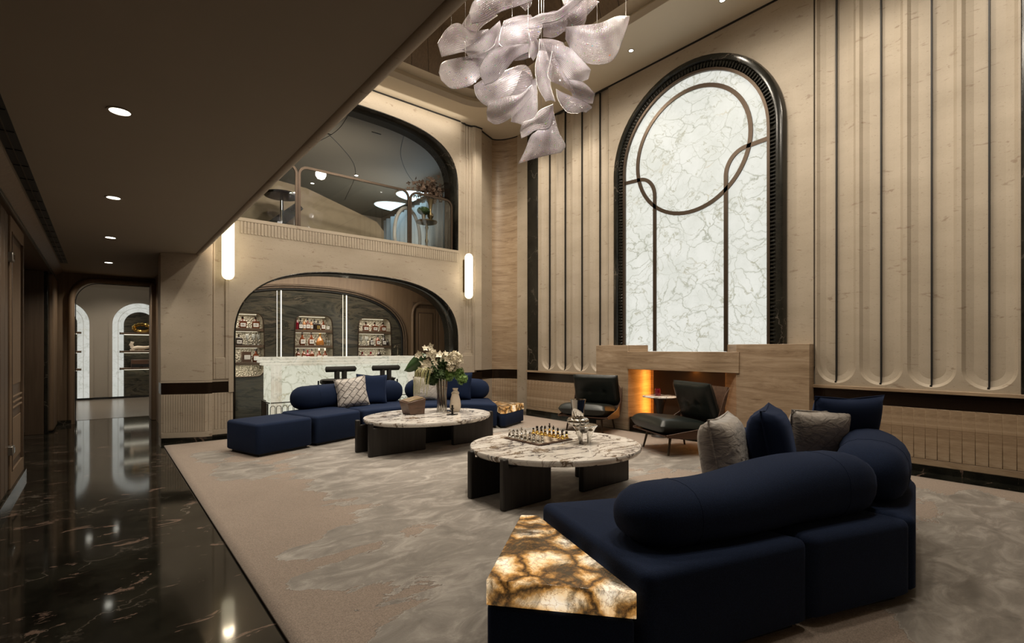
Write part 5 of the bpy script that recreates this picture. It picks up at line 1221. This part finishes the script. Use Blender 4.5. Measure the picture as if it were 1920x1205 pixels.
for (x, y, l) in ((3.2, 9.2, 'tiny slot vent in the upper lounge ceiling, nearest the glass'), (3.9, 8.6, 'tiny slot vent in the upper lounge ceiling, right of centre'), (2.5, 9.6, 'tiny slot vent in the upper lounge ceiling, farthest left')):
    tag(BX(x-.09, x+.09, y-.012, y+.012, 5.193, 5.2).build('slot_vent', 'black'), l, 'vent')
for (x, y, l) in ((2.95, 10.2, 'small round downlight in the upper lounge ceiling, left of centre'), (4.5, 11.0, 'small round downlight in the upper lounge ceiling near the curtain'), (3.9, 12.2, 'farthest small downlight in the upper lounge ceiling')): downlight((x, y, 5.20), l, .04)
# curtain of folds and blue light wells
cu = B(); ys = [9.0+.02*k for k in range(230)]
cu.add([p for y in ys for p in ((6.40+.04*math.sin(y*22), y, 3.0), (6.40+.04*math.sin(y*22), y, 5.0))], [(2*i, 2*i+2, 2*i+3, 2*i+1) for i in range(len(ys)-1)])
cuo = cu.build('sheer_curtain', 'curtain', ang=60); cuo.modifiers.new('s', 'SOLIDIFY').thickness = .004; tag(cuo, 'pale blue-grey pleated curtain along the upper lounge window', 'curtain')
for (x, y, l) in ((5.95, 12.6, 'arched pale blue skylight farthest back above the curtain'), (6.0, 11.4, 'arched pale blue skylight in the middle above the curtain'), (6.05, 9.3, 'arched pale blue skylight nearest the glass, beside the dried flowers')):
    poly = [(x+.42, y-.45)]+[(x+.42-.7*math.sin(PI*k/16), y-.45*math.cos(PI*k/16)) for k in range(1, 16)]+[(x+.42, y+.45)]
    s_ = tag(B().prism(poly, 5.165, 5.195).build('skylight', 'sky'), l, 'skylight', 'arched skylights of the upper lounge'); B().tube([(a, b_, 5.18) for a, b_ in poly], .018, 6, closed=True).build('rim', 'plaster', s_)
# tan parapet
tag(B().add([(1.5, 8.3, 3.0), (4.05, 8.6, 3.0), (4.05, 8.6, 3.40), (3.9, 8.58, 3.55), (2.6, 8.42, 3.86), (1.5, 8.3, 3.9), (1.5, 8.42, 3.0), (4.05, 8.72, 3.0), (4.05, 8.72, 3.40), (3.9, 8.70, 3.55), (2.6, 8.54, 3.86), (1.5, 8.42, 3.9)],
    [(0, 1, 2, 3, 4, 5), (11, 10, 9, 8, 7, 6)]+[(i, 6+i, 6+(i+1)%6, (i+1)%6) for i in range(6)]).build('sloping_parapet', 'tan', smooth=False), 'tan sloping parapet panel behind the upper glass', 'partition')
# round mirror ring
rg_ = tag(B().tube([(4.62+.34*math.cos(a), 8.75+.12*math.cos(a), 3.42+.55*math.sin(a)) for a in [2*PI*k/40 for k in range(40)]], .035, 8, closed=True).build('oval_ring_screen', 'whitep', ang=60), 'white oval ring screen standing beside the flower stand upstairs', 'screen')
BX(-.2, .2, -.02, .02, 0, .02).build('foot', 'whitep', rg_, (4.62, 8.75, 3.0))
# flower stand
fs_ = thing('flower_stand', 'slim bronze pedestal stand behind the upper glass', 'stand', (4.73, 8.2, 3.0))
B().lathe([(0, .59), (.19, .59), (.20, .605), (.20, .62), (0, .62)], n=28).build('round_top', 'brass', fs_); B().lathe([(.0, 0), (.13, 0), (.12, .02), (.03, .06), (.02, .2), (.035, .25), (.02, .3), (.02, .45), (.035, .5), (.02, .55), (.03, .59)], n=14).build('turned_post', 'brass', fs_, ang=60)
va = thing('metal_vase', 'tall flared metal vase with dried flowers on the stand upstairs', 'vase', (4.80, 8.18, 3.62))
B().lathe([(0, 0), (.05, 0), (.05, .02), (.025, .04), (.06, .10), (.06, .14), (.025, .18), (.03, .25), (.045, .34), (.07, .42), (.06, .42), (0, .3)], n=18).build('body', 'brass', va, ang=60)
df = B()
for k in range(240):
    c = Vector((random.gauss(0, .17), random.gauss(0, .08), .60+random.gauss(0, .10))); petal_disc(df, c, (random.gauss(0, 1), -1, random.gauss(0, 1)), .045, 4, .3)
for k in range(9): df.tube([(0, 0, .35), (random.uniform(-.2, .2), random.uniform(-.05, .05), .62)], .005, 5)
df.build('dried_blooms', 'dried', va)
tp_ = thing('potted_topiary', 'small green ball topiary in a cup beside the metal vase', 'plant', (4.63, 8.14, 3.62)); B().lathe([(0, 0), (.03, 0), (.04, .10), (0, .09)], n=12).build('cup', 'brass', tp_)
b = B()
for k in range(130):
    d = Vector((random.gauss(0, 1), random.gauss(0, 1), random.gauss(0, 1))).normalized(); petal_disc(b, Vector((0, 0, .17))+Vector((d.x*.12, d.y*.10, d.z*.07)), d, .03, 4, .1)
b.ball((0, 0, .17), (.10, .08, .06)); b.build('leaf_ball', 'mossg', tp_)
# black round table and tilted black panel
rt = thing('black_round_table', 'black round pedestal table behind the upper glass at the ceiling edge', 'table', (2.10, 8.0, 3.0)); B().lathe([(0, .52), (.24, .52), (.26, .54), (.24, .56), (0, .56)], n=28).build('table_top', 'bframe', rt); B().lathe([(0, 0), (.14, 0), (.03, .03), (.025, .52), (0, .52)], n=16).build('pedestal', 'chrome', rt)
tag(B().add([(2.05, 8.1, 3.0), (2.45, 8.1, 3.42), (2.36, 8.1, 3.52), (1.9, 8.1, 3.1), (2.05, 8.6, 3.0), (2.45, 8.6, 3.42), (2.36, 8.6, 3.52), (1.9, 8.6, 3.1)], [(0, 1, 2, 3), (7, 6, 5, 4), (0, 4, 5, 1), (1, 5, 6, 2), (2, 6, 7, 3), (3, 7, 4, 0)]).build('tilted_panel', 'bframe', smooth=False), 'black marble slab tilted beside the round table upstairs', 'panel')
# glass balustrade and bronze frames
gl = thing('glass_balustrade', 'glass screen with rounded bronze frames in the upper arch', 'balustrade', (0, YW+.06, 0))
def glframe(x0, x1, z1, nm):
    r = .12; P = [(x0, 0, 3.0), (x0, 0, z1-r)]+[(x0+r-r*math.cos(a), 0, z1-r+r*math.sin(a)) for a in [PI/2*k/6 for k in range(1, 7)]]+[(x1-r+r*math.sin(a), 0, z1-r+r*math.cos(a)) for a in [PI/2*k/6 for k in range(0, 7)]]+[(x1, 0, 3.0)]
    B().ribbon(P, .035, (0, 1, 0), .025).build('bronze_frame', 'bronze', gl, ang=60)
    B().xprism([(p[0], p[2]) for p in P], .008, .014, 'y').build('glass_pane', 'gglass', gl, smooth=False)
glframe(1.40, 2.20, 3.905, ''); glframe(2.24, 4.03, 3.905, ''); glframe(4.07, 4.90, 3.90, '')

# =================================================================== CHANDELIER
chd = thing('crystal_petal_chandelier', 'large hanging chandelier of twisted silver-white crystal mesh petals', 'chandelier', (3.45, 3.70, 3.907))
PS = .00548
def petal(A, Bq, c, dA=-10, dB=10, bulge=12, mat='crystal'):
    f = lambda p, d: (p[0]-1011, 160-p[1], c+d+(p[2] if len(p) > 2 else 0))
    a = catmull([f(p, dA) for p in A], 22); b = catmull([f(p, dB) for p in Bq], 22)
    def fn(u, v):
        i = u*22; k = min(int(i), 21); t = i-k
        p, q = a[k].lerp(a[k+1], t), b[k].lerp(b[k+1], t); m = p.lerp(q, v); m.z -= bulge*math.sin(PI*v)*(.4+.6*math.sin(PI*u))
        return loc_fr(m.x*PS, m.z*PS, m.y*PS)
    g = B().grid(fn, 22, 12); me = g.mesh('petal', mat, ang=180)
    uvl = me.uv_layers.new(name='UVMap'); L1 = sum((a[i+1]-a[i]).length for i in range(22))*PS; L2 = (a[11]-b[11]).length*PS
    for lp in me.loops:
        vi = lp.vertex_index; uvl.data[lp.index].uv = ((vi//13)/22*L1, (vi%13)/12*L2)
    o = bpy.data.objects.new('petal', me); COL.objects.link(o); o.parent = chd
    s_ = o.modifiers.new('s', 'SOLIDIFY'); s_.thickness = .003
    e = B().tube([loc_fr(p.x*PS, p.z*PS, p.y*PS) for p in a], .0022, 5).tube([loc_fr(p.x*PS, p.z*PS, p.y*PS) for p in b], .0022, 5).build('wire_rim', 'hammer2', o)
PET = [
 ([(915,45,30),(885,58,15),(860,53,0),(840,70,-8),(824,97,-10)], [(925,70,40),(893,78,25),(866,88,10),(850,98,0),(828,108,-8)], -5),
 ([(903,-12),(875,20),(853,57)], [(932,5),(900,28),(884,53)], 25),
 ([(883,50),(893,27),(925,10),(965,12),(993,4)], [(886,56),(912,50),(940,34),(970,24),(997,14)], -28),
 ([(950,8),(960,-5),(975,-18)], [(985,17),(996,5),(994,-18)], -5),
 ([(866,88),(895,70),(937,33)], [(882,97),(910,101),(940,45)], 18),
 ([(945,37),(938,60),(936,80),(945,88)], [(995,12),(1016,40),(1000,68),(963,97)], 12),
 ([(1018,42),(1022,20),(1040,12),(1058,16)], [(1020,48),(1040,50),(1060,38),(1068,22)], 22),
 ([(992,60),(1012,50),(1040,46),(1065,26),(1097,4)], [(990,65),(1015,62),(1045,55),(1072,34),(1101,8)], -26),
 ([(1015,62),(1045,55),(1075,30),(1100,6)], [(1018,68),(1060,63),(1093,52),(1101,12)], -18),
 ([(1052,-14),(1058,6),(1068,21)], [(1128,-14),(1112,4),(1096,21)], 14),
 ([(1058,65),(1085,62),(1120,58),(1150,46),(1175,45)], [(1060,74),(1078,104),(1108,121),(1150,112),(1175,52)], -12),
 ([(1012,70),(1013,92),(1028,100)], [(1058,64),(1068,85),(1088,112)], 14),
 ([(992,65),(991,90),(992,112)], [(1012,70),(1010,90),(1000,105)], 4),
 ([(826,150),(832,132),(850,125),(880,120),(902,118)], [(828,152),(848,168),(880,163),(900,147),(925,118)], -14),
 ([(898,118),(915,95),(935,81),(952,86)], [(908,127),(930,113),(955,106),(963,96)], 14),
 ([(870,125),(905,117),(925,105),(933,86)], [(873,128),(910,122),(930,108),(936,86)], -20),
 ([(904,167),(904,145),(920,122),(950,110),(990,105)], [(910,170),(930,162),(950,140),(966,122),(991,109)], -30),
 ([(963,97),(978,84),(991,72)], [(965,110),(980,108),(992,104)], -4),
 ([(888,158),(893,178),(908,194),(930,200)], [(925,128),(985,108),(999,150),(962,190)], 14),
 ([(978,140),(962,180),(938,198),(925,210)], [(1003,148),(1004,175),(975,192),(950,210)], -6),
 ([(914,228),(920,212),(950,200),(975,195),(996,178)], [(915,232),(930,240),(950,233),(975,213),(998,184)], -26),
 ([(1005,148),(1007,180),(1006,215),(988,242)], [(985,160),(975,185),(962,205),(958,222)], 4),
 ([(1010,98),(1003,130),(1008,165),(1023,193)], [(1040,95),(1036,120),(1033,150),(1042,183)], 4),
 ([(1018,94),(1060,98),(1088,122),(1105,141)], [(1030,112),(1048,132),(1068,158),(1103,147)], -8),
 ([(1032,117),(1028,140),(1024,160),(1030,172)], [(1036,118),(1055,145),(1070,170),(1076,186)], -26),
 ([(1062,156),(1090,162),(1113,183)], [(1074,180),(1092,190),(1112,192)], -6),
 ([(1040,180),(1044,200),(1060,222),(1080,225)], [(1046,178),(1080,187),(1108,202),(1098,214)], -16),
 ([(974,262),(980,247),(998,240),(1010,225),(1034,214)], [(977,267),(990,261),(1004,252),(1028,249),(1036,224)], -28),
 ([(1002,222),(1012,212),(1035,202)], [(1006,232),(1020,222),(1038,214)], 4),
 ([(1036,212),(1046,250),(1059,276),(1050,290)], [(1012,240),(996,250),(985,277),(972,303)], 0),
]
for i, (A, Bq, c) in enumerate(PET): petal(A, Bq, c, mat='crystal_shaded' if i in (1, 3, 6, 8, 14, 17, 19, 24, 28) else 'crystal')  # darker, sheerer copy of the mesh paints the unlit petal backs
wi = 0
for (px, py, c) in ((846, 70, 0), (873, 120, -5), (945, 12, 0), (960, 80, 10), (1020, 40, 10), (1062, 30, -10), (1097, 6, -18), (1118, 55, -8), (1172, 46, -5), (1015, 205, 0), (990, 75, 0), (1010, 97, 0)):
    p = loc_fr((px-1011)*PS, c*PS, (160-py)*PS); B().tube([p, (p[0], p[1], 6.23-3.907)], .0012, 5).build('hanging_wire', 'hammer2', chd)
for (px, py, c) in ((892, 161, -16), (972, 60, 5), (1060, 95, 10), (960, 150, 5), (1050, 150, 0), (1020, 245, 0)):
    p = loc_fr((px-1011)*PS, c*PS, (160-py)*PS); B().ball(p, .009, 10, 8).build('bulb', 'spotface', chd)
    q = Vector(p)+Vector((3.45, 3.70, 3.907)); point(tuple(q), .5, .05, (1, .93, .88))
B().lathe([(0, 2.30), (.5, 2.30), (.5, 2.32), (0, 2.32)], n=32).build('ceiling_canopy', 'bronze', chd)
for (x, y) in ((2.2, 2.2), (1.9, 3.6), (3.2, 1.9)): spot((x, y, 5.9), (3.45, 3.7, 4.2), 190, 34, .8, .08, (1, .93, .9))
